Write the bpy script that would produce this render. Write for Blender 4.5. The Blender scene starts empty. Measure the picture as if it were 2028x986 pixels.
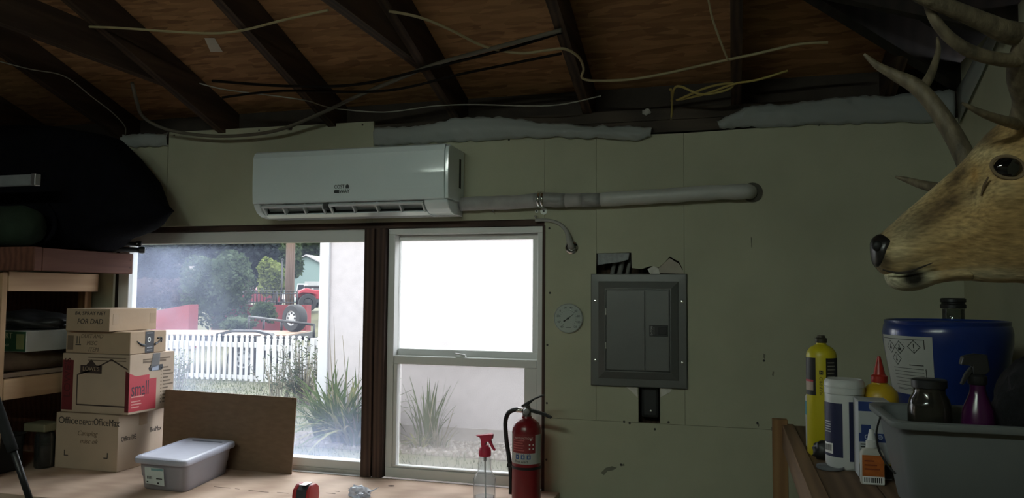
import bpy, bmesh, math, random
from mathutils import Vector, Matrix, noise
R = math.radians
random.seed(7)
sc = bpy.context.scene
COL = sc.collection

# ------------------------------------------------------------------ camera
FPX = 1520.0
CAM = Vector((0.0, -3.0, 1.6))
YAW, PITCH, ROLL = R(15.92), R(3.355), R(0.427)
_f = Vector((-math.sin(YAW)*math.cos(PITCH), math.cos(YAW)*math.cos(PITCH), math.sin(PITCH)))
_r = Vector((math.cos(YAW), math.sin(YAW), 0))
_u = _r.cross(_f)
CR = _r*math.cos(ROLL) + _u*math.sin(ROLL)
CU = -_r*math.sin(ROLL) + _u*math.cos(ROLL)
CF = _f
cd = bpy.data.cameras.new('camera')
cam = bpy.data.objects.new('camera', cd)
COL.objects.link(cam)
cam.matrix_world = Matrix(((CR.x, CU.x, -CF.x, CAM.x), (CR.y, CU.y, -CF.y, CAM.y), (CR.z, CU.z, -CF.z, CAM.z), (0, 0, 0, 1)))
cd.sensor_fit = 'HORIZONTAL'
cd.sensor_width = 36.0
cd.lens = 36.0*FPX/2028.0
cd.clip_start = 0.02
cd.clip_end = 400
sc.camera = cam

def ray(u, v): return CF + CR*((u-1014)/FPX) - CU*((v-493)/FPX)
def at(u, v, d): return CAM + ray(u, v)*d
def on(u, v, ax, val):
    d = ray(u, v)
    return CAM + d*((val-CAM[ax])/d[ax])
def oy(u, v, y): return on(u, v, 1, y)
def oz(u, v, z): return on(u, v, 2, z)
def ox(u, v, x): return on(u, v, 0, x)

# ------------------------------------------------------------------ light and exposure
SKY_STRENGTH = 7.5
SUN_STRENGTH = 0.6
TUBE_STRENGTH = 9.5
w = bpy.data.worlds.new('overcast_sky')
sc.world = w
w.use_nodes = True
nt = w.node_tree
bg = nt.nodes['Background']
tc = nt.nodes.new('ShaderNodeTexCoord')
nz = nt.nodes.new('ShaderNodeTexNoise'); nz.inputs['Scale'].default_value = 2.2; nz.inputs['Detail'].default_value = 5
rp = nt.nodes.new('ShaderNodeValToRGB')
rp.color_ramp.elements[0].position = .3; rp.color_ramp.elements[0].color = (.80, .86, .95, 1)
rp.color_ramp.elements[1].position = .7; rp.color_ramp.elements[1].color = (1.0, .99, .98, 1)
nt.links.new(tc.outputs['Generated'], nz.inputs['Vector'])
nt.links.new(nz.outputs['Fac'], rp.inputs['Fac'])
nt.links.new(rp.outputs['Color'], bg.inputs['Color'])
bg.inputs['Strength'].default_value = SKY_STRENGTH
sd = bpy.data.lights.new('sun', 'SUN'); sd.energy = SUN_STRENGTH; sd.angle = R(25); sd.color = (1, .96, .9)
sun = bpy.data.objects.new('sun', sd); COL.objects.link(sun)
sun.rotation_euler = (R(38), 0, R(-25))
sun.location = (0, -5, 12)
vs = sc.view_settings
vs.view_transform = 'Standard'
vs.look = 'None'
vs.exposure = 0.0
vs.gamma = 1.0
vs.use_curve_mapping = False
cy = sc.cycles
cy.use_denoising = True
cy.max_bounces = 10
cy.diffuse_bounces = 5
cy.glossy_bounces = 4
cy.transmission_bounces = 6
cy.transparent_max_bounces = 24
cy.sample_clamp_indirect = 6.0
cy.caustics_reflective = False
cy.caustics_refractive = False

# ------------------------------------------------------------------ materials
MATS = {}
def _new(name):
    m = bpy.data.materials.new(name); m.use_nodes = True
    t = m.node_tree
    return m, t, t.nodes, t.links, t.nodes['Principled BSDF']
def M(name, col, rough=.6, metal=0.0, vary=.12, scale=12.0, stretch=(1, 1, 1), bump=0.0, bscale=None, spec=.5, coat=0.0):
    """plain material with procedural colour variation and fine relief"""
    if name in MATS: return MATS[name]
    m, t, n, l, b = _new(name)
    tcn = n.new('ShaderNodeTexCoord'); mp = n.new('ShaderNodeMapping'); mp.inputs['Scale'].default_value = stretch
    nn = n.new('ShaderNodeTexNoise'); nn.inputs['Scale'].default_value = scale; nn.inputs['Detail'].default_value = 4
    l.new(tcn.outputs['Object'], mp.inputs['Vector']); l.new(mp.outputs['Vector'], nn.inputs['Vector'])
    r = n.new('ShaderNodeValToRGB')
    c = col
    r.color_ramp.elements[0].position = .3; r.color_ramp.elements[0].color = tuple(max(0, x*(1-vary)) for x in c[:3]) + (1,)
    r.color_ramp.elements[1].position = .7; r.color_ramp.elements[1].color = tuple(min(1, x*(1+vary)) for x in c[:3]) + (1,)
    l.new(nn.outputs['Fac'], r.inputs['Fac']); l.new(r.outputs['Color'], b.inputs['Base Color'])
    b.inputs['Roughness'].default_value = rough; b.inputs['Metallic'].default_value = metal
    b.inputs['Specular IOR Level'].default_value = spec
    b.inputs['Coat Weight'].default_value = coat
    if bump:
        n2 = n.new('ShaderNodeTexNoise'); n2.inputs['Scale'].default_value = bscale or scale*6; n2.inputs['Detail'].default_value = 5
        l.new(mp.outputs['Vector'], n2.inputs['Vector'])
        bp = n.new('ShaderNodeBump'); bp.inputs['Strength'].default_value = bump; bp.inputs['Distance'].default_value = .004
        l.new(n2.outputs['Fac'], bp.inputs['Height']); l.new(bp.outputs['Normal'], b.inputs['Normal'])
    MATS[name] = m
    return m
def wood(name, c1, c2, scale=(2, 30, 30), rough=.75, ring=4.0):
    """sawn timber: grain stretched along the axis with the small scale"""
    if name in MATS: return MATS[name]
    m, t, n, l, b = _new(name)
    tcn = n.new('ShaderNodeTexCoord'); mp = n.new('ShaderNodeMapping'); mp.inputs['Scale'].default_value = scale
    l.new(tcn.outputs['Object'], mp.inputs['Vector'])
    a = n.new('ShaderNodeTexNoise'); a.inputs['Scale'].default_value = 1.0; a.inputs['Detail'].default_value = 6; a.inputs['Distortion'].default_value = .6
    l.new(mp.outputs['Vector'], a.inputs['Vector'])
    wv = n.new('ShaderNodeTexWave'); wv.inputs['Scale'].default_value = ring*.12; wv.inputs['Distortion'].default_value = 5; wv.inputs['Detail'].default_value = 3
    l.new(mp.outputs['Vector'], wv.inputs['Vector'])
    mx = n.new('ShaderNodeMix'); mx.data_type = 'FLOAT'; mx.inputs[0].default_value = .35
    l.new(a.outputs['Fac'], mx.inputs[2]); l.new(wv.outputs['Fac'], mx.inputs[3])
    r = n.new('ShaderNodeValToRGB')
    r.color_ramp.elements[0].position = .28; r.color_ramp.elements[0].color = c1 + (1,)
    r.color_ramp.elements[1].position = .72; r.color_ramp.elements[1].color = c2 + (1,)
    l.new(mx.outputs[0], r.inputs['Fac']); l.new(r.outputs['Color'], b.inputs['Base Color'])
    b.inputs['Roughness'].default_value = rough
    b.inputs['Specular IOR Level'].default_value = .3
    bp = n.new('ShaderNodeBump'); bp.inputs['Strength'].default_value = .25; bp.inputs['Distance'].default_value = .003
    l.new(a.outputs['Fac'], bp.inputs['Height']); l.new(bp.outputs['Normal'], b.inputs['Normal'])
    MATS[name] = m
    return m
def osb(name, c1, c2):
    """chip board: stretched flakes in several tones"""
    m, t, n, l, b = _new(name)
    tcn = n.new('ShaderNodeTexCoord'); mp = n.new('ShaderNodeMapping'); mp.inputs['Scale'].default_value = (16, 75, 75)
    l.new(tcn.outputs['Object'], mp.inputs['Vector'])
    nd = n.new('ShaderNodeTexNoise'); nd.inputs['Scale'].default_value = .6
    l.new(mp.outputs['Vector'], nd.inputs['Vector'])
    ad = n.new('ShaderNodeMix'); ad.data_type = 'VECTOR'; ad.inputs[0].default_value = .25
    l.new(mp.outputs['Vector'], ad.inputs[4]); l.new(nd.outputs['Color'], ad.inputs[5])
    vo = n.new('ShaderNodeTexVoronoi'); vo.inputs['Scale'].default_value = 1.0
    l.new(ad.outputs[1], vo.inputs['Vector'])
    sp = n.new('ShaderNodeSeparateColor'); l.new(vo.outputs['Color'], sp.inputs[0])
    n3 = n.new('ShaderNodeTexNoise'); n3.inputs['Scale'].default_value = 1.4; l.new(tcn.outputs['Object'], n3.inputs['Vector'])
    mx = n.new('ShaderNodeMix'); mx.data_type = 'FLOAT'; mx.inputs[0].default_value = .45
    l.new(sp.outputs[0], mx.inputs[2]); l.new(n3.outputs['Fac'], mx.inputs[3])
    r = n.new('ShaderNodeValToRGB')
    e = r.color_ramp.elements
    e[0].position = .15; e[0].color = c1 + (1,)
    e[1].position = .85; e[1].color = c2 + (1,)
    l.new(mx.outputs[0], r.inputs['Fac']); l.new(r.outputs['Color'], b.inputs['Base Color'])
    b.inputs['Roughness'].default_value = .8
    bp = n.new('ShaderNodeBump'); bp.inputs['Strength'].default_value = .3; bp.inputs['Distance'].default_value = .004
    l.new(sp.outputs[0], bp.inputs['Height']); l.new(bp.outputs['Normal'], b.inputs['Normal'])
    MATS[name] = m
    return m
def clear(name, tint, gloss=.15, haze=.0, hazecol=(.9, .9, .9), rough=.05):
    """thin clear plastic or glass: see-through, a little gloss, optional milky haze"""
    m = bpy.data.materials.new(name); m.use_nodes = True
    t = m.node_tree; n = t.nodes; l = t.links
    n.remove(n['Principled BSDF'])
    out = n['Material Output']
    tr = n.new('ShaderNodeBsdfTransparent'); tr.inputs[0].default_value = tint + (1,)
    gl = n.new('ShaderNodeBsdfGlossy'); gl.inputs['Roughness'].default_value = rough
    lw = n.new('ShaderNodeLayerWeight'); lw.inputs[0].default_value = gloss
    m1 = n.new('ShaderNodeMixShader'); l.new(lw.outputs['Fresnel'], m1.inputs[0]); l.new(tr.outputs[0], m1.inputs[1]); l.new(gl.outputs[0], m1.inputs[2])
    last = m1
    if haze:
        df = n.new('ShaderNodeBsdfDiffuse'); df.inputs[0].default_value = hazecol + (1,)
        tl = n.new('ShaderNodeBsdfTranslucent'); tl.inputs[0].default_value = hazecol + (1,)
        m2 = n.new('ShaderNodeMixShader'); m2.inputs[0].default_value = .5; l.new(df.outputs[0], m2.inputs[1]); l.new(tl.outputs[0], m2.inputs[2])
        m3 = n.new('ShaderNodeMixShader'); m3.inputs[0].default_value = haze; l.new(last.outputs[0], m3.inputs[1]); l.new(m2.outputs[0], m3.inputs[2])
        last = m3
    l.new(last.outputs[0], out.inputs['Surface'])
    MATS[name] = m
    return m
def dusty_glass(name, base, extra, zlo, zhi, col=(.86, .88, .95), dim=1.0, xs=None):
    """window pane: thin glass with a film of dust, thicker in noise patches and towards the sill"""
    m = bpy.data.materials.new(name); m.use_nodes = True
    t = m.node_tree; n = t.nodes; l = t.links
    n.remove(n['Principled BSDF']); out = n['Material Output']
    tr = n.new('ShaderNodeBsdfTransparent'); tr.inputs[0].default_value = (dim*.97, dim*.985, dim*.98, 1)
    gl = n.new('ShaderNodeBsdfGlossy'); gl.inputs['Roughness'].default_value = .03
    lw = n.new('ShaderNodeLayerWeight'); lw.inputs[0].default_value = .06
    m1 = n.new('ShaderNodeMixShader'); l.new(lw.outputs['Fresnel'], m1.inputs[0]); l.new(tr.outputs[0], m1.inputs[1]); l.new(gl.outputs[0], m1.inputs[2])
    tl = n.new('ShaderNodeBsdfTranslucent'); tl.inputs[0].default_value = col + (1,)
    geo = n.new('ShaderNodeNewGeometry')
    nn = n.new('ShaderNodeTexNoise'); nn.inputs['Scale'].default_value = 3.2; nn.inputs['Detail'].default_value = 6
    l.new(geo.outputs['Position'], nn.inputs['Vector'])
    sx = n.new('ShaderNodeSeparateXYZ'); l.new(geo.outputs['Position'], sx.inputs[0])
    mr = n.new('ShaderNodeMapRange'); mr.inputs['From Min'].default_value = zhi; mr.inputs['From Max'].default_value = zlo
    mr.inputs['To Min'].default_value = 0; mr.inputs['To Max'].default_value = extra
    mr.interpolation_type = 'SMOOTHSTEP'
    l.new(sx.outputs['Z'], mr.inputs['Value'])
    mm = n.new('ShaderNodeMath'); mm.operation = 'MULTIPLY'; l.new(nn.outputs['Fac'], mm.inputs[0]); mm.inputs[1].default_value = base*2
    m4 = n.new('ShaderNodeMath'); m4.operation = 'MULTIPLY_ADD'; l.new(nn.outputs['Fac'], m4.inputs[0]); l.new(mr.outputs[0], m4.inputs[1]); l.new(mm.outputs[0], m4.inputs[2])
    m4.use_clamp = True
    if xs:      # film thicker towards one side of the pane: (x of the thick side, x of the thin side, thin/thick)
        mx = n.new('ShaderNodeMapRange'); mx.inputs['From Min'].default_value = xs[0]; mx.inputs['From Max'].default_value = xs[1]
        mx.inputs['To Min'].default_value = 1; mx.inputs['To Max'].default_value = xs[2]; mx.interpolation_type = 'SMOOTHSTEP'
        l.new(sx.outputs['X'], mx.inputs['Value'])
        m5 = n.new('ShaderNodeMath'); m5.operation = 'MULTIPLY'; l.new(mm.outputs[0], m5.inputs[0]); l.new(mx.outputs[0], m5.inputs[1])
        l.new(m5.outputs[0], m4.inputs[2])
    m3 = n.new('ShaderNodeMixShader'); l.new(m4.outputs[0], m3.inputs[0]); l.new(m1.outputs[0], m3.inputs[1]); l.new(tl.outputs[0], m3.inputs[2])
    l.new(m3.outputs[0], out.inputs['Surface'])
    MATS[name] = m
    return m
def leafmat(name, c1, c2, trans=.35):
    m, t, n, l, b = _new(name)
    geo = n.new('ShaderNodeNewGeometry')
    nn = n.new('ShaderNodeTexNoise'); nn.inputs['Scale'].default_value = 2.0; nn.inputs['Detail'].default_value = 3
    l.new(geo.outputs['Position'], nn.inputs['Vector'])
    r = n.new('ShaderNodeValToRGB')
    r.color_ramp.elements[0].position = .3; r.color_ramp.elements[0].color = c1 + (1,)
    r.color_ramp.elements[1].position = .7; r.color_ramp.elements[1].color = c2 + (1,)
    l.new(nn.outputs['Fac'], r.inputs['Fac'])
    df = n.new('ShaderNodeBsdfDiffuse'); tl = n.new('ShaderNodeBsdfTranslucent')
    l.new(r.outputs['Color'], df.inputs[0]); l.new(r.outputs['Color'], tl.inputs[0])
    mx = n.new('ShaderNodeMixShader'); mx.inputs[0].default_value = trans
    l.new(df.outputs[0], mx.inputs[1]); l.new(tl.outputs[0], mx.inputs[2])
    l.new(mx.outputs[0], n['Material Output'].inputs['Surface'])
    MATS[name] = m
    return m
def lamp_mat(name, col, strength):
    m, t, n, l, b = _new(name)
    b.inputs['Base Color'].default_value = (.9, .9, .9, 1)
    b.inputs['Emission Color'].default_value = col + (1,)
    b.inputs['Emission Strength'].default_value = strength
    MATS[name] = m
    return m

# ------------------------------------------------------------------ builders
ROOT = {}          # object name -> inverse matrix of the thing it belongs to
def _frame(parent):
    return ROOT.get(parent.name) if parent is not None else None
def tag(o, label=None, cat=None, group=None, kind=None):
    if label: o['label'] = label
    if cat: o['category'] = cat
    if group: o['group'] = group
    if kind: o['kind'] = kind
    return o
def thing(name, label, cat, loc=(0, 0, 0), rotz=0.0, group=None, local=False):
    """Empty at the base of a thing. Parts are given in world coordinates unless local."""
    o = bpy.data.objects.new(name, None); COL.objects.link(o)
    o.empty_display_size = .05
    o.location = loc; o.rotation_euler = (0, 0, rotz)
    m = Matrix.Translation(Vector(loc)) @ Matrix.Rotation(rotz, 4, 'Z')
    ROOT[o.name] = None if local else m.inverted()
    return tag(o, label, cat, group)
def mesh(name, verts, faces, mat, parent=None, smooth=False, mats=None, fm=None):
    inv = _frame(parent)
    vv = [Vector(v) for v in verts]
    if inv is not None: vv = [inv @ v for v in vv]
    me = bpy.data.meshes.new(name)
    me.from_pydata([tuple(v) for v in vv], [], faces)
    for k in (mats or [mat]): me.materials.append(k)
    if fm:
        for p, i in zip(me.polygons, fm): p.material_index = i
    if smooth:
        me.polygons.foreach_set('use_smooth', [True]*len(me.polygons))
    me.update()
    return link(name, me, parent)
def link(name, me, parent=None):
    o = bpy.data.objects.new(name, me); COL.objects.link(o)
    if parent is not None:
        o.parent = parent
        ROOT[o.name] = ROOT.get(parent.name)
    else:
        ROOT[o.name] = None
    return o
def frombm(name, bm, mat, parent=None, smooth=False):
    bm.normal_update()
    vs_ = [v.co.copy() for v in bm.verts]
    bm.verts.index_update()
    fs = [[v.index for v in f.verts] for f in bm.faces]
    bm.free()
    return mesh(name, vs_, fs, mat, parent, smooth)
BOXF = [(0, 3, 2, 1), (4, 5, 6, 7), (0, 1, 5, 4), (1, 2, 6, 5), (2, 3, 7, 6), (3, 0, 4, 7)]
def boxv(lo, hi):
    (a, b, c), (d, e, f) = lo, hi
    return [(a, b, c), (d, b, c), (d, e, c), (a, e, c), (a, b, f), (d, b, f), (d, e, f), (a, e, f)]
def box(name, lo, hi, mat, parent=None, bev=0.0, seg=1, rot=None, smooth=False):
    """axis box; rot = Matrix applied about its centre"""
    lo2 = [min(a, b) for a, b in zip(lo, hi)]; hi2 = [max(a, b) for a, b in zip(lo, hi)]
    vv = [Vector(v) for v in boxv(lo2, hi2)]
    if rot is not None:
        c = (Vector(lo2)+Vector(hi2))/2
        vv = [c + rot @ (v-c) for v in vv]
    if not bev: return mesh(name, vv, BOXF, mat, parent)
    bm = bmesh.new()
    bv = [bm.verts.new(v) for v in vv]
    for f in BOXF: bm.faces.new([bv[i] for i in f])
    bmesh.ops.bevel(bm, geom=list(bm.edges), offset=bev, segments=seg, profile=.6, affect='EDGES')
    return frombm(name, bm, mat, parent, smooth)
def prism(name, poly, axis, a, b, mat, parent=None, bev=0.0, seg=2, smooth=False):
    """polygon swept along an axis. axis 'y': poly is (x,z); 'x': poly is (y,z); 'z': poly is (x,y)"""
    def pt(p, t):
        return (p[0], t, p[1]) if axis == 'y' else (t, p[0], p[1]) if axis == 'x' else (p[0], p[1], t)
    n = len(poly)
    bm = bmesh.new()
    A = [bm.verts.new(pt(p, a)) for p in poly]; B = [bm.verts.new(pt(p, b)) for p in poly]
    bm.faces.new(A); bm.faces.new(B[::-1])
    for i in range(n):
        j = (i+1) % n
        bm.faces.new((A[j], A[i], B[i], B[j]))
    bmesh.ops.recalc_face_normals(bm, faces=bm.faces)
    if bev: bmesh.ops.bevel(bm, geom=list(bm.edges), offset=bev, segments=seg, profile=.6, affect='EDGES', clamp_overlap=True)
    return frombm(name, bm, mat, parent, smooth)
def smoothpts(pts, k=6):
    """Catmull-Rom through the points"""
    P = [Vector(p) for p in pts]
    if len(P) < 3: return P
    out = []
    for i in range(len(P)-1):
        p0 = P[max(i-1, 0)]; p1 = P[i]; p2 = P[i+1]; p3 = P[min(i+2, len(P)-1)]
        for j in range(k):
            t = j/k
            out.append(.5*((2*p1)+(p2-p0)*t+(2*p0-5*p1+4*p2-p3)*t*t+(3*p1-p0-3*p2+p3)*t**3))
    out.append(P[-1])
    return out
def tubegeo(pts, rad, seg=8, flat=1.0, twist=None):
    P = [Vector(p) for p in pts]; n = len(P)
    rr = rad if isinstance(rad, (list, tuple)) else [rad]*n
    if len(rr) != n:
        rr = [rr[min(int(i/(n-1)*(len(rr)-1)), len(rr)-2)]*(1-((i/(n-1)*(len(rr)-1)) % 1 if i < n-1 else 1)) +
              rr[min(int(i/(n-1)*(len(rr)-1)), len(rr)-2)+1]*((i/(n-1)*(len(rr)-1)) % 1 if i < n-1 else 1) for i in range(n)]
    t0 = (P[1]-P[0]).normalized()
    up = Vector((0, 0, 1)) if abs(t0.z) < .9 else Vector((0, 1, 0))
    a = (up - t0*up.dot(t0)).normalized()
    vv = []
    for i in range(n):
        t = (P[min(i+1, n-1)]-P[max(i-1, 0)]).normalized()
        a = (a - t*a.dot(t)).normalized(); b = t.cross(a)
        for k in range(seg):
            th = 2*math.pi*k/seg
            vv.append(P[i] + (a*math.cos(th)*flat + b*math.sin(th))*rr[i])
    ff = []
    for i in range(n-1):
        for k in range(seg):
            k2 = (k+1) % seg
            ff.append((i*seg+k, i*seg+k2, (i+1)*seg+k2, (i+1)*seg+k))
    ff.append(tuple(range(seg))[::-1]); ff.append(tuple((n-1)*seg+k for k in range(seg)))
    return vv, ff
def tube(name, pts, rad, mat, parent=None, seg=8, k=6, flat=1.0, sm=True):
    P = smoothpts(pts, k) if k > 1 else pts
    vv, ff = tubegeo(P, rad, seg, flat)
    return mesh(name, vv, ff, mat, parent, sm)
def lathegeo(prof, c, seg=28, ax=None, caps=True):
    c = Vector(c)
    n = len(prof); vv = []; ff = []
    Q = (ax.to_track_quat('Z', 'Y').to_matrix() if ax is not None else None)
    for (r, z) in prof:
        for k in range(seg):
            th = 2*math.pi*k/seg
            p = Vector((r*math.cos(th), r*math.sin(th), z))
            if Q is not None: p = Q @ p
            vv.append(c+p)
    for i in range(n-1):
        for k in range(seg):
            k2 = (k+1) % seg
            ff.append((i*seg+k, i*seg+k2, (i+1)*seg+k2, (i+1)*seg+k))
    if caps and prof[0][0] > 1e-6: ff.append(tuple(range(seg))[::-1])
    if caps and prof[-1][0] > 1e-6: ff.append(tuple((n-1)*seg+k for k in range(seg)))
    return vv, ff
def lathe(name, prof, c, mat, parent=None, seg=28, ax=None, smooth=True, caps=True):
    """profile of (radius, height) turned about a vertical axis (or ax) through c"""
    vv, ff = lathegeo(prof, c, seg, ax, caps)
    o = mesh(name, vv, ff, mat, parent, smooth)
    if smooth: autosmooth(o)
    return o
def autosmooth(o, ang=40):
    me = o.data
    bm = bmesh.new(); bm.from_mesh(me)
    for e in bm.edges:
        if len(e.link_faces) == 2 and e.calc_face_angle(0) > R(ang): e.smooth = False
    bm.to_mesh(me); bm.free()
def text(name, s, size, pos, mat, parent, rz=0.0, roll=0.0, align='CENTER', ext=.0004, rx=90.0, squeeze=1.0, shear=0.0):
    """lettering as a thin mesh; rz turns the face about z, roll turns it in its own plane"""
    cu = bpy.data.curves.new('tmp', 'FONT'); cu.body = s; cu.size = size; cu.align_x = align; cu.align_y = 'CENTER'; cu.extrude = ext
    cu.resolution_u = 3; cu.shear = shear
    o = bpy.data.objects.new('tmp', cu); COL.objects.link(o)
    me = bpy.data.meshes.new_from_object(o)
    bpy.data.objects.remove(o); bpy.data.curves.remove(cu)
    mx = Matrix.Translation(Vector(pos)) @ Matrix.Rotation(rz, 4, 'Z') @ Matrix.Rotation(R(rx), 4, 'X') @ Matrix.Rotation(roll, 4, 'Z') @ Matrix.Diagonal((squeeze, 1, 1, 1))
    vv = [mx @ v.co for v in me.vertices]; ff = [tuple(p.vertices) for p in me.polygons]
    bpy.data.meshes.remove(me)
    return mesh(name, vv, ff, mat, parent)
def cylpatch(name, c, rfun, a0, a1, z0, z1, mat, parent, n=14, off=.0006):
    """printed label lying on a turned body; angles in radians about z, rfun(z) gives the body radius"""
    vv = []; ff = []
    zs = [z0 + (z1-z0)*i/4 for i in range(5)]
    for z in zs:
        r = rfun(z)+off
        for i in range(n+1):
            a = a0+(a1-a0)*i/n
            vv.append((c[0]+r*math.cos(a), c[1]+r*math.sin(a), z))
    for j in range(4):
        for i in range(n):
            p = j*(n+1)+i
            ff.append((p, p+1, p+n+2, p+n+1))
    return mesh(name, vv, ff, mat, parent, True)
def wraptext(name, s, size, c, r, ang, z, mat, parent, roll=0.0, align='CENTER', ext=.0003):
    """lettering bent round a vertical cylinder, centred at the angle ang"""
    cu = bpy.data.curves.new('tmp', 'FONT'); cu.body = s; cu.size = size; cu.align_x = align; cu.align_y = 'CENTER'; cu.extrude = ext; cu.resolution_u = 3
    o = bpy.data.objects.new('tmp', cu); COL.objects.link(o)
    me = bpy.data.meshes.new_from_object(o)
    bpy.data.objects.remove(o); bpy.data.curves.remove(cu)
    q = Matrix.Rotation(roll, 4, 'Z')
    vv = []
    for v in me.vertices:
        p = q @ v.co
        a = ang + p.x/r
        rr = r+.0008+p.z
        vv.append((c[0]+rr*math.cos(a), c[1]+rr*math.sin(a), z+p.y))
    ff = [tuple(p.vertices) for p in me.polygons]
    bpy.data.meshes.remove(me)
    return mesh(name, vv, ff, mat, parent)
def struct(o, label=None):
    o['kind'] = 'structure'
    if label: o['label'] = label
    return o
def blobgeo(c, rad, sub=3, amp=.15, freq=3.0, seed=0.0):
    bm = bmesh.new(); bmesh.ops.create_icosphere(bm, subdivisions=sub, radius=1)
    vv = []
    for v in bm.verts:
        d = 1+amp*noise.noise(v.co*freq+Vector((seed, seed*1.7, 0)))+amp*.5*noise.noise(v.co*freq*2.3+Vector((seed, 3, seed)))
        vv.append(Vector(c)+Vector((v.co.x*rad[0]*d, v.co.y*rad[1]*d, v.co.z*rad[2]*d)))
    bm.verts.index_update()
    ff = [tuple(x.index for x in f.verts) for f in bm.faces]
    bm.free()
    return vv, ff
def copytree(o, parent=None):
    c = o.copy(); COL.objects.link(c)
    if parent is not None: c.parent = parent
    for ch in [x for x in bpy.data.objects if x.parent == o]: copytree(ch, c)
    return c

# ================================================================== THE ROOM
XR = 0.78            # right wall
XL = -6.6            # left wall
YB = -6.0            # wall behind the camera
ZP = 2.33            # top of the wall plate
SL = 1/3.0           # roof pitch
drywall = M('painted_drywall', (.42, .42, .31), .85, vary=.06, scale=5, bump=.12, bscale=160, spec=.2)
drycore = M('gypsum_core', (.62, .60, .55), .95, vary=.15, scale=40)
brown = wood('old_brown_framing', (.035, .020, .016), (.085, .050, .038), (30, 30, 2.0))
darkwood = wood('dark_framing', (.026, .014, .009), (.070, .040, .025), (30, 2.0, 30))
platewood = wood('plate_wood', (.035, .026, .019), (.070, .052, .038), (2.0, 30, 30))
sheath = osb('roof_chipboard', (.17, .078, .030), (.42, .215, .090))
vinyl = M('white_vinyl', (.66, .67, .66), .45, vary=.03, scale=8)
vinyl_d = M('weathered_vinyl', (.50, .49, .47), .6, vary=.15, scale=14)
chrome = M('bright_metal', (.75, .75, .74), .18, 1.0, vary=.05)
steel = M('dull_steel', (.45, .45, .45), .4, 1.0, vary=.1)
black = M('black_plastic', (.012, .012, .013), .45, vary=.2)
blackmat = M('black_cloth', (.0040, .0040, .006), .95, vary=.3, scale=20, bump=.4, spec=.08)
white_p = M('white_print', (.80, .80, .78), .6, vary=.02)
black_p = M('black_print', (.010, .010, .010), .6, vary=.05)
sheetpl = clear('vapour_barrier_plastic', (.80, .83, .81), .35, .62, (.72, .75, .73), .3)

# wall behind the bench: outer boarding with two openings, then framing and drywall as its parts
OPL, OPR, OPT, OPB = -2.83, -.715, 1.878, .825
WY = .125            # outer face of the wall
def multi(name, boxes, mat, parent=None):
    vv = []; ff = []
    for lo, hi in boxes:
        b = len(vv); vv += boxv(lo, hi); ff += [tuple(b+i for i in f) for f in BOXF]
    return mesh(name, vv, ff, mat, parent)
extb = M('exterior_boarding', (.040, .030, .024), .9, vary=.2)
wall = struct(multi('wall_back', [((XL, .10, -.05), (OPL, WY, 2.5)), ((OPR, .10, -.05), (XR+.1, WY, 2.5)),
                                  ((OPL, .10, -.05), (OPR, WY, .80)), ((OPL, .10, OPT+.012), (OPR, WY, 2.5))], extb),
              'greenish painted drywall wall with two windows behind the workbench')
T = .0127
def sheet(poly):
    o = prism('drywall_sheet', poly, 'y', 0, T, drywall, wall)
    return o
zA = 1.903
sheet([(XL, 0), (OPL, 0), (OPL, zA), (-2.545, zA), (-2.545, 2.29), (XL, 2.30)])
sheet([(-2.5435, zA), (-1.482, zA), (-1.484, 2.343), (-1.88, 2.345), (-1.885, 2.325), (-1.91, 2.326), (-1.912, 2.346), (-2.541, 2.349)])
sheet([(-1.4805, zA), (-.7212, zA), (-.7212, 2.238), (-1.4805, 2.248)])
sheet([(-.720, 1.1115), (-.5102, 1.1115), (-.5102, 2.232), (-.720, 2.236)])
sheet([(-.509, 1.1115), (-.346, 1.1115), (-.346, 1.32), (-.48, 1.32), (-.48, 1.62), (-.509, 1.62)])
sheet([(-.264, 1.1115), (-.1712, 1.1115), (-.1712, 2.224), (-.509, 2.230), (-.509, 1.763), (-.372, 1.765), (-.370, 1.705), (-.335, 1.700), (-.300, 1.712),
       (-.268, 1.706), (-.245, 1.725), (-.225, 1.748), (-.19, 1.728), (-.176, 1.70), (-.19, 1.60), (-.264, 1.60)])
sheet([(-.170, 1.1115), (XR, 1.1115), (XR, 2.232), (.3, 2.236), (-.170, 2.224)])
sheet([(-.720, 0), (XR, 0), (XR, 1.110), (-.720, 1.110)])
sheet([(OPL, 0), (-.723, 0), (-.723, .80), (OPL, .80)])
# framing
for x in (-6.0, -5.4, -4.8, -4.2, -3.6, -3.0, -.13, .45):
    box('stud', (x-.019, T+.0005, .04), (x+.019, .099, 2.23), brown, wall)
box('stud', (-.70, T+.0005, .04), (-.655, .099, 2.23), brown, wall)
for x0, x1 in ((-1.512, -1.466), (-1.462, -1.416)):
    box('stud', (x0, -.012 if x0 < -1.5 else -.004, .8255), (x1, .098, OPT-.001), brown, wall, bev=.002)
box('header', (OPL, T+.0005, OPT), (OPR, .099, 2.02), wood('header_wood', (.035, .020, .016), (.070, .042, .033), (2.0, 30, 30)), wall)
box('casing_strip', (-.728, -.002, .8255), (-.716, .098, OPT-.001), brown, wall)
box('top_plate', (XL, T+.0005, 2.235), (XR, .099, 2.282), platewood, wall)
box('top_plate', (XL, T+.0005, 2.284), (XR, .099, ZP), platewood, wall)
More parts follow.
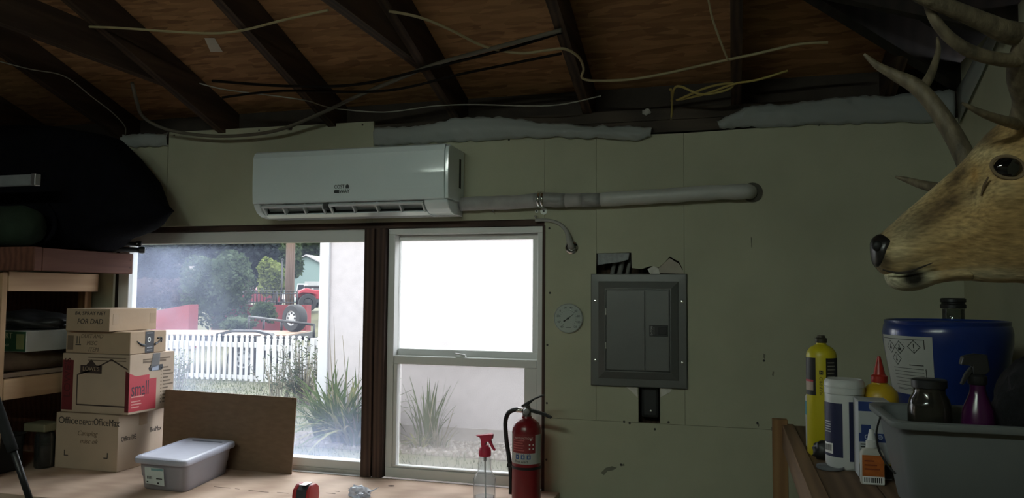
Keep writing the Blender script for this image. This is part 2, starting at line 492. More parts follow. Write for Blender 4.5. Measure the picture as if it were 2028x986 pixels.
# screws and nail heads in the drywall
scr = lathegeo([(0, .0012), (.0035, .001), (.0045, 0)], (0, 0, 0), 8, Vector((0, -1, 0)))
smh = bpy.data.meshes.new('screw'); smh.from_pydata([tuple(v) for v in scr[0]], [], scr[1]); smh.materials.append(M('dark_screw', (.03, .028, .025), .6))
for (u, v) in ((1089, 580), (1084, 683), (1088, 452), (1083, 798), (1082, 910), (1247, 838), (1236, 835), (1297, 850), (1324, 836), (1500, 838), (1513, 714), (1605, 243), (1622, 247),
               (345, 268), (513, 258), (718, 247), (521, 452), (1008, 277), (1230, 920)):
    p = oy(u, v, 0)
    s = link('screw', smh, wall); s.location = (p.x, -.0002, p.z)
# scuffs on the paint
scuff = M('grey_scuff', (.16, .155, .12), .9)
for pts in ([(1190, 936), (1200, 926), (1212, 923), (1222, 926), (1214, 931), (1203, 933), (1196, 941)], [(1228, 920), (1236, 918), (1237, 922), (1229, 923)], [(1512, 700), (1516, 702), (1515, 712), (1512, 708)],
            [(1498, 836), (1501, 834), (1504, 842), (1502, 846)], [(1530, 735), (1533, 736), (1532, 745), (1529, 743)], [(1527, 845), (1530, 846), (1531, 855), (1528, 853)], [(1487, 470), (1489, 470), (1490, 490), (1488, 490)]):
    prism('scuff_mark', [(oy(u, v, 0).x, oy(u, v, 0).z) for u, v in pts], 'y', -.0005, .0, scuff, wall)
# torn openings at the breaker box: dark cavity lining, grey flap, torn paper
box('cavity_board', (-.52, .075, 1.10), (-.16, .095, 1.80), darkwood, wall)
prism('torn_flap', [(-.505, 1.763), (-.38, 1.763), (-.385, 1.738), (-.42, 1.728), (-.47, 1.722), (-.505, 1.716)], 'y', .004, .010,
      M('grey_felt', (.30, .32, .33), .9, vary=.15, scale=60, bump=.3), wall)
prism('torn_paper', [(-.262, 1.685), (-.268, 1.703), (-.225, 1.742), (-.19, 1.72), (-.174, 1.69), (-.174, 1.682)], 'y', -.004, -.0015, M('torn_paper', (.40, .36, .30), .9), wall)
prism('torn_paper', [(-.30, 1.682), (-.31, 1.700), (-.285, 1.712), (-.268, 1.703), (-.262, 1.682)], 'y', -.003, -.0005, drycore, wall)
prism('torn_paper', [(-.40, 1.252), (-.352, 1.252), (-.347, 1.205), (-.375, 1.232)], 'y', -.004, -.0012, drycore, wall)
prism('torn_paper', [(-.262, 1.252), (-.215, 1.252), (-.225, 1.232), (-.262, 1.212)], 'y', -.004, -.0012, drycore, wall)
box('cable_shroud', (-.338, .02, 1.128), (-.270, .06, 1.30), black, wall, bev=.012, seg=2)
lathe('bolt', [(0, .004), (.005, .003), (.006, 0)], (-.30, .02, 1.155), chrome, wall, 10, Vector((0, -1, 0)))
for x, r in ((-.46, .009), (-.43, .011), (-.40, .008)):
    tube('cable', [(x, .05, 1.66), (x+.01, .048, 1.70), (x+.03, .05, 1.80)], r, M('grey_cable', (.18, .18, .17), .6), wall, 8, 4)

# vapour barrier sheets drooping over the top edges
def drape(name, pts, label, thick=.002):
    """ribbon between an upper and a lower line, both in (u, v, y) picture points on the wall"""
    up = smoothpts([oy(u, v, y) for u, v, y in pts[0]], 8); lo = smoothpts([oy(u, v, y) for u, v, y in pts[1]], 8)
    n = max(len(up), len(lo))*2; rows = 9
    def res(P, i):
        t = i/(n-1)*(len(P)-1); k = min(int(t), len(P)-2); return P[k].lerp(P[k+1], t-k)
    vv = []
    for j in range(rows):
        for i in range(n):
            p = res(up, i).lerp(res(lo, i), j/(rows-1))
            q = noise.noise(Vector((p.x*22, p.z*40, 1.3)))*.009+noise.noise(Vector((p.x*55+p.z*60, p.z*25, 7.7)))*.005
            bulge = math.sin(j/(rows-1)*math.pi)*.012
            e = .5-abs(j/(rows-1)-.5)
            vv.append(Vector((p.x, min(p.y-bulge-abs(q), -.0045), p.z+(q*.9+noise.noise(Vector((p.x*30, 2.1, j)))*.006)*(1-e))))
    ff = [(j*n+i, j*n+i+1, (j+1)*n+i+1, (j+1)*n+i) for j in range(rows-1) for i in range(n-1)]
    o = mesh(name, vv, ff, sheetpl, None, True)
    md = o.modifiers.new('thick', 'SOLIDIFY'); md.thickness = .0012
    return tag(o, label, 'plastic sheet', 'vapour barrier sheets along the wall top')
drape('plastic_sheet', [[(742, 252, -.006), (820, 250, -.006), (900, 236, -.008), (960, 232, -.008), (1080, 243, -.008), (1180, 250, -.008), (1240, 250, -.008), (1292, 252, -.008)],
                        [(742, 290, -.005), (820, 286, -.005), (900, 281, -.006), (1000, 275, -.008), (1080, 273, -.01), (1180, 274, -.012), (1255, 279, -.012), (1288, 272, -.01)]],
      'long crumpled plastic sheet hanging above the air conditioner and copper line')
drape('plastic_sheet', [[(1420, 242, -.006), (1480, 214, -.006), (1560, 205, -.006), (1640, 196, -.006), (1760, 190, -.006), (1890, 180, -.006)],
                        [(1425, 252, -.005), (1480, 252, -.006), (1560, 250, -.006), (1640, 247, -.006), (1760, 243, -.006), (1890, 241, -.006)]],
      'grey plastic sheet folded along the wall top beside the deer antlers')
drape('plastic_sheet', [[(240, 268, -.006), (290, 266, -.006), (334, 264, -.006)], [(243, 290, -.006), (290, 292, -.006), (333, 290, -.006)]],
      'short plastic strip at the wall top above the black bags')
def ribbon3(name, A, B, mat, label):
    n = len(A); rows = 4
    vv = [A[i].lerp(B[i], j/(rows-1)) + Vector((-abs(noise.noise(A[i]*11+Vector((j, 0, 0))))*.012, 0, 0)) for j in range(rows) for i in range(n)]
    ff = [(j*n+i, j*n+i+1, (j+1)*n+i+1, (j+1)*n+i) for j in range(rows-1) for i in range(n-1)]
    o = mesh(name, vv, ff, mat, None, True)
    md = o.modifiers.new('thick', 'SOLIDIFY'); md.thickness = .0012
    return tag(o, label, 'plastic sheet', 'vapour barrier sheets along the wall top')
ribbon3('plastic_sheet', [Vector((XR-.006, -.02-.09*i, 2.33+.02*i)) for i in range(6)], [Vector((XR-.008, -.02-.09*i, 2.20+.035*i)) for i in range(6)], sheetpl,
        'plastic sheet turning the corner above the deer head')

# other walls, floor
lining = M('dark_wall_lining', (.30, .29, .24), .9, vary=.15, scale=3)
wr = struct(box('wall_right', (XR, YB, 0), (XR+.1, .099, 2.42), lining), 'drywall wall behind the deer head')
wr.data.materials[0] = drywall
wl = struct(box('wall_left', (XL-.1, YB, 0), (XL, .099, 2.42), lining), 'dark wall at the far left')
wb = struct(box('wall_rear', (XL-.1, YB-.1, 0), (XR+.1, YB, 2.42), lining), 'wall behind the viewer')
fl = struct(box('floor', (XL-.1, YB-.1, -.1), (XR+.1, .10, 0), M('concrete_floor', (.17, .16, .15), .8, vary=.2, scale=3, bump=.1)), 'bare concrete floor')

# roof: chipboard sheathing on rafters, hipped at both ends
ZS = ZP+.145
YR = (YB)/2
ZT = ZS+SL*(-YR)
E_ = .12
x1, x0 = XR+E_, XL-E_
ye, yb = E_, YB-E_
zE = ZS-SL*E_
hx = XR+YR; lx = XL-YR
def slab(name, quad, parent=None, mat=sheath, th=.02, lab=None):
    q = [Vector(p) for p in quad]; n = (q[1]-q[0]).cross(q[2]-q[0]).normalized()
    if n.z < 0: n = -n
    vv = q+[p+n*th for p in q]; k = len(q)
    ff = [tuple(range(k)), tuple(range(k, 2*k))[::-1]]+[(i, (i+1) % k, (i+1) % k+k, i+k) for i in range(k)]
    return mesh(name, vv, ff, mat, parent)
ceil_ = struct(slab('ceiling', [(x0, yb, zE), (x1, yb, zE), (hx, YR, ZT), (lx, YR, ZT)]), 'sloping chipboard roof underside on dark rafters')
# front slope in boards between the rafters, the joints open a little
RX = [-6.23, -5.66, -5.09, -4.52, -3.95, -3.385, -2.815, -2.25, -1.685, -1.105, -.548, .025, .56]
def xhip(y): return XR+y          # x of the right hip at depth y (y<0)
def xhipl(y): return XL-y
rows = [(E_, -1.12), (-1.124, -2.34), (-2.344, YR)]
def zroof(y): return ZS+SL*(-y)
for ri, (ya, yb_) in enumerate(rows):
    cuts = [-99] + [RX[i] for i in range(1+ri % 2*2, len(RX), 4)] + [99]
    for a, b in zip(cuts[:-1], cuts[1:]):
        r_lo = lambda y: max(a+.0015, XL-y); r_hi = lambda y: min(b-.0015, XR+y)
        if r_lo(ya) >= r_hi(ya)-.02: continue
        pa = [(r_lo(ya), ya), (r_hi(ya), ya)]
        # clip the far edge by the hips
        if r_hi(yb_)-r_lo(yb_) > .02: pb = [(r_hi(yb_), yb_), (r_lo(yb_), yb_)]
        elif a > XL-yb_: pb = [(a+.0015, a-XR)]
        else: pb = [(b-.0015, XL-b)]
        pts = pa+pb
        # knee where a board edge meets the hip inside the row
        if b < 90 and XR+ya > b > XR+yb_: pts = pa[:2]+[(b-.0015, b-XR)]+pb
        slab('sheathing_board', [(x, y, zroof(y)) for x, y in pts], ceil_)
shaded_slope = M('shaded_roof_slope', (.012, .010, .009), .95, vary=.3, scale=4)  # end slope boards, with the shade on them put into the colour
slab('sheathing_board', [(x1, ye, zE), (x1, yb, zE), (hx, YR, ZT)], ceil_, shaded_slope)
slab('sheathing_board', [(x0, ye, zE), (x0, yb, zE), (lx, YR, ZT)], ceil_, shaded_slope)
# rafters of the front slope
for x in RX:
    yt = max(YR, x-XR) if x > hx else max(YR, XL-x)
    h = .142
    q = [(.16, ZP-SL*.16), (yt, ZP-SL*yt), (yt, ZP-SL*yt+h), (.16, ZP-SL*.16+h)]
    prism('rafter', q, 'x', x-.019, x+.019, darkwood, ceil_)
    if lx < x < hx:
        q2 = [(2*YR-y, z) for y, z in q]
        prism('rafter', q2, 'x', x-.019, x+.019, darkwood, ceil_)
# hip rafter and the jack rafters of the end slope
def beam(name, a, b, wd, h, mat, parent):
    a = Vector(a); b = Vector(b); d = (b-a).normalized(); s = d.cross(Vector((0, 0, 1))).normalized()*wd/2; u = Vector((0, 0, h))
    vv = [a-s, a+s, b+s, b-s, a-s+u, a+s+u, b+s+u, b-s+u]
    return mesh(name, vv, [(0, 3, 2, 1), (4, 5, 6, 7), (0, 1, 5, 4), (1, 2, 6, 5), (2, 3, 7, 6), (3, 0, 4, 7)], mat, parent)
shaded_wood = wood('shaded_framing', (.010, .007, .005), (.022, .015, .011), (12, 12, 12))  # end slope framing, coloured near-black to stand for its shade
beam('hip_rafter', (XR+.1, .1, ZP-.033), (hx, YR, ZP+SL*-YR-.005), .042, .145, shaded_wood, ceil_)
beam('hip_rafter', (XL-.1, .1, ZP-.033), (lx, YR, ZP+SL*-YR-.005), .042, .145, darkwood, ceil_)
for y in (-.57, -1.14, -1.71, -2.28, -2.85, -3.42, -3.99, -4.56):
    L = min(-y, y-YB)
    beam('jack_rafter', (XR+.1, y, ZP-.033), (XR-L+.02, y, ZP+SL*(L-.02)), .038, .142, shaded_wood, ceil_)
box('ridge_board', (lx, YR-.019, ZT-.19), (hx, YR+.019, ZT-.001), darkwood, ceil_)
# tie joists every other rafter
for x in (-5.66, -4.52, -3.385, -2.25, -1.105):
    prism('tie_joist', [(YB+.22, 2.468), (-.21, 2.468), (-.24, 2.50), (-.36, 2.585), (-.38, 2.59), (YB+.40, 2.59)], 'x', x-.060, x-.0195, darkwood, ceil_)
# paper tag stapled to the sheathing
pc = oz(421, 90, 2.72)
tg = oy(421, 90, -.62); zz = zroof(tg.y)
d = ray(421, 90); tt = (ZS+SL*3-1.6 - 0)/(d.z+SL*d.y); tp = CAM + d*((ZS - SL*CAM.y - CAM.z)/(d.z+SL*d.y))
tv = []
for du, dv in ((-16, -14), (4, -14), (20, 13), (-4, 13)):
    dd = ray(421+du, 90+dv); k = (ZS - SL*CAM.y - CAM.z)/(dd.z+SL*dd.y)
    tv.append(CAM + dd*(k*.998))
tvb = [v+Vector((0, 0, .0015)) for v in tv]
mesh('paper_tag', tv+tvb, [(0, 1, 2, 3), (7, 6, 5, 4), (0, 4, 5, 1), (1, 5, 6, 2), (2, 6, 7, 3), (3, 7, 4, 0)], M('tag_paper', (.55, .48, .40), .8), ceil_)

# ================================================================== WINDOWS
g1 = dusty_glass('dusty_pane', .11, .22, .83, 1.18, (.64, .73, 1.0), xs=(-2.75, -1.85, .15))
g2 = dusty_glass('dusty_pane_upper', .085, .0, .8, 1.0, (.98, .95, .97))
g3 = dusty_glass('dusty_pane_lower', .055, .06, .85, 1.05, (.90, .90, .92))
wn1 = struct(thing('window_1', None, None, (-2.17, .05, .826)), 'wide fixed window with dusty glass above the bench')
fy0, fy1 = .028, .085
L0, R0 = OPL+.002, -1.514
def frame4(parent, xl, xr, zb, zt, wl_, wr_, wb_, wt_, y0, y1, mat, bev=.002, name='frame_rail'):
    box(name, (xl, y0, zt-wt_), (xr, y1, zt), mat, parent, bev)
    box(name, (xl, y0, zb), (xr, y1, zb+wb_), mat, parent, bev)
    box(name.replace('rail', 'stile'), (xl, y0+.0005, zb+wb_), (xl+wl_, y1-.0005, zt-wt_), mat, parent, bev)
    box(name.replace('rail', 'stile'), (xr-wr_, y0+.0005, zb+wb_), (xr, y1-.0005, zt-wt_), mat, parent, bev)
zt1 = oy(500, 481, .04).z; zb1 = oy(640, 908, .04).z
frame4(wn1, L0, R0, .826, OPT-.001, .06, .012, zb1-.826, OPT-.001-zt1, fy0, fy1, vinyl)
box('stop_bead', (L0+.06, .020, zb1-.055), (R0-.012, .0275, zb1-.035), vinyl_d, wn1, .001)
box('pane', (L0+.055, .052, zb1-.006), (R0-.008, .055, zt1+.006), g1, wn1)
wn2 = struct(thing('window_2', None, None, (-1.07, .05, .826)), 'white double hung window with closed sashes and dusty panes')
A0, A1 = -1.414, -.730
zt2 = OPT-.001
frame4(wn2, A0, A1, .826, zt2, .030, .024, .040, .026, .022, .099, vinyl)
ux0 = oy(790, 580, .078).x; ux1 = oy(1056, 580, .078).x; uz1 = oy(920, 475, .078).z; uz0 = oy(920, 693, .078).z
lx0 = oy(789, 800, .045).x; lx1 = oy(1040, 800, .045).x; lz1 = oy(915, 724, .045).z; lz0 = oy(915, 929, .045).z
def sash(xl, xr, zb, zt, gx0, gx1, gz0, gz1, y0, y1, yg, gm):
    s = box('sash', (xl, y0, zt-(zt-gz1)), (xr, y1, zt), vinyl, wn2, .003)
    box('sash_bottom_rail', (xl, y0, zb), (xr, y1, gz0), vinyl, s, .003)
    box('sash_stile', (xl, y0+.0005, gz0), (gx0, y1-.0005, gz1), vinyl, s, .002)
    box('sash_stile', (gx1, y0+.0005, gz0), (xr, y1-.0005, gz1), vinyl, s, .002)
    box('pane', (gx0-.004, yg, gz0-.004), (gx1+.004, yg+.003, gz1+.004), gm, s)
    return s
mid = oy(915, 708, .03).z
sash(A0+.031, A1-.025, mid-.012, zt2-.0265, ux0, ux1, uz0, uz1, .066, .094, .082, g2)
s2 = sash(A0+.031, A1-.025, .867, mid, lx0, lx1, lz0, lz1, .026, .062, .046, g3)
box('insect_screen', (lx0-.01, .0955, lz0-.02), (lx1+.01, .0965, lz1+.03), clear('screen_mesh', (.80, .79, .79), .01, .0), wn2)
lk = oy(913, 700, .04)
box('sash_lock', (lk.x-.022, .030, mid+.0005), (lk.x+.022, .052, mid+.006), vinyl, wn2, .002)
tube('lock_lever', [(lk.x+.02, .036, mid+.008), (lk.x, .034, mid+.012), (lk.x-.022, .026, mid+.016)], [.0045, .004, .003], vinyl, wn2, 8, 3)
box('sill', (OPL+.003, -.012, .8252), (-1.514, .0275, .8285), vinyl_d, wn1, .001)

# ================================================================== WORKBENCH AND THINGS ON IT
BZ = .825
ply = wood('bench_plywood', (.44, .31, .23), (.61, .455, .35), (2.2, 9, 9), .7, 6)
pine = wood('raw_pine', (.42, .265, .155), (.58, .39, .24), (22, 2.0, 22), .75)
pinez = wood('raw_pine_upright', (.33, .20, .11), (.48, .31, .18), (22, 22, 2.0), .75)
redpine = wood('stained_board', (.085, .032, .020), (.16, .065, .042), (22, 2.0, 22), .7)
BXR = -.655
wbn = thing('workbench', 'long plywood workbench running under both windows', 'workbench', (-2.2, -.34, 0))
box('bench_top', (-5.4, -.66, BZ-.019), (BXR, -.001, BZ), ply, wbn, .0015)
box('front_rail', (-5.4, -.655, BZ-.11), (BXR-.01, -.617, BZ-.0195), pine, wbn, .002)
for x in (-5.3, -4.0, -2.4, -.80):
    box('leg', (x-.044, -.61, 0), (x+.044, -.522, BZ-.02), pinez, wbn, .002)
    box('leg', (x-.044, -.12, 0), (x+.044, -.032, BZ-.02), pinez, wbn, .002)
knot = M('dark_knot', (.055, .028, .018), .8)
for (u, v, rx, ry) in ((775, 962, .014, .012), (693, 968, .008, .005)):
    p = oz(u, v, BZ)
    vv = [(p.x, p.y, BZ+.0006)]+[(p.x+rx*math.cos(a*.4488), p.y+ry*math.sin(a*.4488), BZ+.0004) for a in range(14)]
    mesh('knot', vv, [(0, i, i % 14+1) for i in range(1, 15)], knot, wbn)
for (u, v, l, t_) in ((440, 965, .075, .0015), (512, 973, .09, .002), (470, 968, .02, .0012), (560, 976, .05, .0016), (655, 977, .04, .002), (600, 979, .06, .0012), (668, 973, .02, .0025)):
    p = oz(u, v, BZ)
    box('scratch', (p.x-l/2, p.y-t_, BZ-.0005), (p.x+l/2, p.y+t_, BZ+.0005), knot, wbn)

# ---- shelf unit at the left end of the bench
SX = -2.93
su = thing('shelf_unit', 'rough timber shelf unit standing on the left end of the bench', 'shelf', (-3.45, -.27, BZ))
ST = 1.777
SXL = -4.3
box('post', (-2.940, -.520, BZ), (-2.900, -.4945, 1.676), pinez, su, .002)
box('post', (SX-.045, -.060, BZ), (SX-.003, -.020, 1.676), wood('orange_pine', (.30, .15, .07), (.42, .23, .11), (22, 22, 2), .7), su, .002)
box('post', (SXL, -.535, BZ), (SXL+.04, -.497, 1.676), pinez, su, .002)
box('post', (SXL, -.060, BZ), (SXL+.04, -.020, 1.676), pinez, su, .002)
box('top_board', (SXL, -.555, 1.680), (-2.70, -.517, ST), redpine, su, .003)
box('top_board', (-2.74, -.5165, 1.680), (-2.70, -.022, ST-.002), redpine, su, .003)
box('top_board', (SXL, -.5165, 1.74), (-2.741, -.022, ST-.004), redpine, su, .002)
box('side_rail', (SX-.002, -.494, 1.596), (SX+.034, -.02, 1.679), pine, su, .002)
box('side_rail', (SX-.002, -.494, 1.145), (SX+.034, -.02, 1.230), pine, su, .002)
box('front_rail', (SXL, -.575, 1.145), (SX-.015, -.537, 1.230), pine, su, .002)
box('front_rail', (SXL, -.575, 1.596), (SX-.003, -.537, 1.679), pine, su, .002)
box('middle_board', (SXL, -.535, 1.231), (SX-.012, -.062, 1.249), ply, su, .001)
box('back_board', (SXL, -.018, BZ+.001), (SX-.06, -.003, 1.66), redpine, su)
for z in (1.745, 1.71):
    for y in (-.04,):
        lathe('nail', [(0, .001), (.004, 0)], (-2.6995, y, z), knot, su, 8, Vector((1, 0, 0)))

# things on the top of the shelf unit
green = M('dark_green_cloth', (.010, .022, .010), .9, vary=.3, scale=8, bump=.5)
bk = thing('duffel_bag', 'big black duffel bag slumped on the shelf unit top', 'bag', (-3.1, -.28, ST))
# body lofted along x: outline points give top and bottom of each station
yb0 = -.20
pro = [(-40, 236, None, .16), (0, 238, None, .165), (60, 242, None, .17), (120, 250, None, .17), (180, 262, None, .17), (222, 270, None, .165), (240, 288, 476, .155), (255, 304, 472, .14), (275, 326, 466, .115), (295, 351, 457, .09), (315, 379, 446, .06), (332, 402, 431, .03), (345, 414, 419, .008)]
st = [(-4.10, .02, ST+.003, ST+.15), (-3.95, .15, ST+.003, ST+.50), (-3.6, .165, ST+.003, ST+.57)]
for u, vt, vb_, hw in pro:
    pt_ = oy(u, vt, yb0); st.append((pt_.x, hw, ST+.003 if vb_ is None else oy(u, vb_, yb0).z, min(pt_.z, 2.37)))
vv = []; SEG = 28
for i, (x, hw, zb_, zt_) in enumerate(st):
    for k in range(SEG):
        a = 2*math.pi*k/SEG
        cxv = math.cos(a); sz = math.sin(a)
        yy = yb0 + hw*math.copysign(abs(cxv)**.7, cxv)
        z = zb_ + (zt_-zb_)*(.5+.5*math.copysign(abs(sz)**.75, sz))
        q = noise.noise(Vector((x*7, yy*8, z*7)))*.014
        vv.append((x+q*.5, min(yy+q, -.004), max(zb_, z+(q if sz > -.2 else 0))))
n = len(st)
ff = [(i*SEG+k, i*SEG+(k+1) % SEG, (i+1)*SEG+(k+1) % SEG, (i+1)*SEG+k) for i in range(n-1) for k in range(SEG)]
ff += [tuple(range(SEG))[::-1], tuple((n-1)*SEG+k for k in range(SEG))]
mesh('bag_body', vv, ff, blackmat, bk, True)
tube('carry_strap', [(-2.86, -.376, ST+.02), (-2.80, -.385, ST+.06), (-2.79, -.38, ST+.12), (-2.84, -.372, ST+.20)], .010, blackmat, bk, 6, 5)
g = thing('sleeping_bag', 'dark green rolled sleeping bag on the shelf unit top', 'bag', (-3.25, -.52, ST))
ax = Vector((1, 0, 0))
gp = at(20, 440, 2.72)
vv, ff = lathegeo([(0, 0), (.045, .003), (.078, .012), (.086, .04), (.088, .2), (.086, .55), (.07, .6), (0, .61)], (-3.42, -.462, ST+.091), 26, ax)
vv = [v+Vector((0, noise.noise(v*9)*.008, noise.noise(v*8+Vector((4, 0, 0)))*.006)) for v in vv]
vv = [Vector((v.x, v.y, max(v.z, ST+.001))) for v in vv]
mesh('roll', vv, ff, green, g, True)
tube('tie_strap', [(-3.05, -.462+.090*math.cos(a*.5236), ST+.092+.090*math.sin(a*.5236)) for a in range(12)]+[(-3.05, -.372, ST+.092)], .004, blackmat, g, 6, 2)
cch = thing('camp_chair', 'folded black camp chair with tube ends poking over the shelf edge', 'chair', (-2.78, -.12, ST))
tube('chair_bag', [(-2.76, -.30, ST+.030), (-2.735, -.22, ST+.031), (-2.72, -.13, ST+.030), (-2.71, -.09, ST+.028)], [.02, .028, .028, .02], blackmat, cch, 12, 4)
for q0, q1, r in (((-2.80, -.20, ST+.016), (-2.615, -.055, ST+.013), .012), ((-2.80, -.18, ST+.040), (-2.63, -.060, ST+.042), .010)):
    tube('tube_leg', [q0, q1], r, black, cch, 10, 1)
    lathe('rubber_foot', [(r*1.25, -.018), (r*1.3, .0), (r*1.1, .006), (0, .008)], q1, black, cch, 12, (Vector(q1)-Vector(q0)).normalized())
lathe('rivet', [(0, .003), (.005, .002), (.006, 0)], (-2.636, -.076, ST+.042), chrome, cch, 10, Vector((.3, -1, 0)).normalized())
gb = thing('grey_bar', 'pale grey plastic bar lying across the dark bags', 'bar', (-3.3, -.50, 1.98))
pe = at(74, 356, 3.10)
box('bar', (pe.x-.75, pe.y-.012, pe.z-.022), (pe.x, pe.y+.012, pe.z+.022), M('pale_grey_plastic', (.20, .21, .22), .6), gb, .003, 2)
box('end_cap', (pe.x-.02, pe.y-.014, pe.z-.024), (pe.x+.003, pe.y+.014, pe.z+.024), steel, gb, .002)

# ---- cardboard boxes
card = M('cardboard', (.42, .31, .215), .85, vary=.07, scale=6, bump=.08, bscale=90, spec=.2)
card2 = M('pale_cardboard', (.47, .365, .275), .85, vary=.06, scale=6, bump=.08, bscale=90, spec=.2)
tape = M('packing_tape', (.36, .25, .15), .3, vary=.08)
ink = M('marker_ink', (.035, .028, .024), .7)
inkf = M('faint_marker_ink', (.16, .115, .08), .8)
redp = M('red_print', (.42, .035, .05), .6, vary=.08)
shaded_red = M('shaded_red_print', (.13, .014, .018), .65, vary=.08)  # the carton's red with the front face's shade put into the colour
def carton(name, label, uL, uC, uR, vtop, vbot, zb, h, yC, depth, mat, rz=0.0, over=.006):
    """carton whose near right-hand vertical edge stands at picture column uC"""
    pC = oy(uC, vbot, yC); pL = oy(uL, vbot, yC)
    xr = pC.x; xl = pL.x
    t = thing(name, label, 'box', ((xl+xr)/2, yC+depth/2, zb))
    box('carton_body', (xl, yC, zb+.0008), (xr, yC+depth, zb+h), mat, t, .003, 2)
    return t, xl, xr, yC, yC+depth, zb, zb+h
def face_x(t, name, lst, x, mat):     # polygons on the +x face, list of (y,z)
    return prism(name, lst, 'x', x, x+.0006, mat, t)
# bottom: office carton
H1 = oy(231, 823, -.258).z-BZ
def dep(uC, uR, vv_, yC):
    x = oy(uC, vv_, yC).x
    return ox(uR, vv_, x).y - yC
d1 = dep(231, 326, 900, -.258)
t1, xl, xr, y0, y1, z0, z1 = carton('office_supply_box', 'pale office supply carton at the bottom of the box stack', 107, 231, 326, 823, 936, BZ, H1, -.258, d1, card2)
text('lettering', 'Office', .042, (xl+.012, y0-.0004, z1-.034), ink, t1, align='LEFT', squeeze=1.05)
text('lettering', 'DEPOT', .026, (xl+.125, y0-.0004, z1-.039), ink, t1, align='LEFT', squeeze=1.0)
text('lettering', 'OfficeMax', .042, (xl+.203, y0-.0004, z1-.034), ink, t1, align='LEFT', squeeze=.78)
text('handwriting', 'Camping', .030, (xl+.17, y0-.0004, z1-.085), inkf, t1, shear=.3)
text('handwriting', 'misc ok', .030, (xl+.18, y0-.0004, z1-.118), inkf, t1, shear=.3)
for sx, xc in ((1, xl+.05), (-1, xr-.05)):
    box('corner_mark', (xc, y0-.0006, z0+.055), (xc+sx*.022, y0, z0+.059), ink, t1)
    box('corner_mark', (xc, y0-.0006, z0+.055), (xc+sx*.004, y0, z0+.080), ink, t1)
text('lettering', 'Office DE', .030, (xr+.0004, y0+.018, z1-.105), ink, t1, rz=R(90), align='LEFT', squeeze=.72)
text('lettering', 'fficeMax', .030, (xr+.0004, y0+d1-.105, z1-.092), ink, t1, rz=R(90), align='LEFT', squeeze=.72)
face_x(t1, 'tape_strip', [(y0+.12, z1-.06), (y0+.17, z1-.06), (y0+.17, z1), (y0+.12, z1)], xr+.0001, tape)
# moving carton
ZL = z1+.0012
yL = -.245
HL = oy(253, 703, yL).z-ZL
dl = dep(253, 341, 760, yL)
t2, xl, xr, y0, y1, z0, z1 = carton('moving_box', 'large moving carton with a red printed panel in the box stack', 119, 253, 341, 703, 835, ZL, HL, yL, dl, card2)
zf = (z1-z0)
inkd = M('dark_house_print', (.05, .03, .026), .7)
cx_ = xl+.10
prism('printed_logo', [(cx_, z1-.085), (cx_+.115, z1-.085), (cx_+.115, z1-.05), (cx_+.085, z1-.05), (cx_+.0575, z1-.024), (cx_+.03, z1-.05), (cx_, z1-.05)], 'y', y0-.0006, y0-.0001, inkd, t2)
text('lettering', "LOWE'S", .026, (cx_+.0575, y0-.0009, z1-.066), card, t2)
prism('red_band', [(xl+.003, z0+.01), (xl+.062, z0+.01), (xl+.062, z1-.03), (xl+.003, z1-.03)], 'y', y0-.0006, y0-.0001, shaded_red, t2)
text('lettering', "LOWE'S", .05, (xl+.033, y0-.0009, z0+.15), M('band_print', (.07, .012, .014), .7), t2, roll=R(90))
hl = [(xl+.085, z0+.035), (xl+.085, z0+.165), (xl+.16, z0+.185), (xl+.265, z0+.235), (xr-.01, z0+.195)]
for a, b in zip(hl[:-1], hl[1:]):
    dx, dz = b[0]-a[0], b[1]-a[1]; L_ = math.hypot(dx, dz); nx, nz = -dz/L_*.003, dx/L_*.003
    prism('house_outline', [(a[0]-nx, a[1]-nz), (b[0]-nx, b[1]-nz), (b[0]+nx, b[1]+nz), (a[0]+nx, a[1]+nz)], 'y', y0-.0006, y0-.0001, inkd, t2)
box('house_outline', (xl+.085, y0-.0006, z0+.032), (xr-.01, y0-.0001, z0+.038), inkd, t2)
for k in range(2): box('print_line', (xl+.14, y0-.0006, z1-.018-.012*k), (xr-.02, y0-.0001, z1-.014-.012*k), inkf, t2)
prism('red_panel', [(xr-.02, z0+.012), (xr-.0005, z0+.012), (xr-.0005, z0+.178), (xr-.02, z0+.188)], 'y', y0-.0006, y0-.0001, shaded_red, t2)
yw = y1-y0
face_x(t2, 'red_panel', [(y0+.0005, z0+.012), (y0+.59*yw, z0+.010), (y0+.59*yw, z0+.145), (y0+.43*yw, z0+.145), (y0+.43*yw, z0+.165), (y0+.14*yw, z0+.163), (y0+.0005, z0+.178)], xr+.0001, redp)
text('lettering', 'small', .088, (xr+.0008, y0+.012, z0+.105), M('dark_plum_print', (.05, .02, .035), .6), t2, rz=R(90), align='LEFT', squeeze=.60)
pink = M('pale_red_print', (.62, .28, .25), .6)
for k, (a, wd) in enumerate(((.075, .27), (.055, .2), (.043, .22), (.030, .17))):
    face_x(t2, 'print_line', [(y0+.05*yw, z0+a-.003), (y0+(.05+wd)*yw, z0+a-.003), (y0+(.05+wd)*yw, z0+a+.002), (y0+.05*yw, z0+a+.002)], xr+.0008, pink)
for k in range(11):
    zk = z0+.185-k*.0155
    face_x(t2, 'print_line', [(y0+.74*yw, zk), (y0+(.86+.06*((k*7) % 3))*yw, zk), (y0+(.86+.06*((k*7) % 3))*yw, zk+.006), (y0+.74*yw, zk+.006)], xr+.0002, inkf)
    face_x(t2, 'print_line', [(y0+.69*yw, zk), (y0+.71*yw, zk), (y0+.71*yw, zk+.005), (y0+.69*yw, zk+.005)], xr+.0002, inkf)
for (a, b, z, h) in ((.28, .90, .305, .006), (.28, .80, .289, .009)):
    zz = z0+zf*z/.345
    face_x(t2, 'print_line', [(y0+a*yw, zz), (y0+b*yw, zz), (y0+b*yw, zz+h), (y0+a*yw, zz+h)], xr+.0002, inkf)
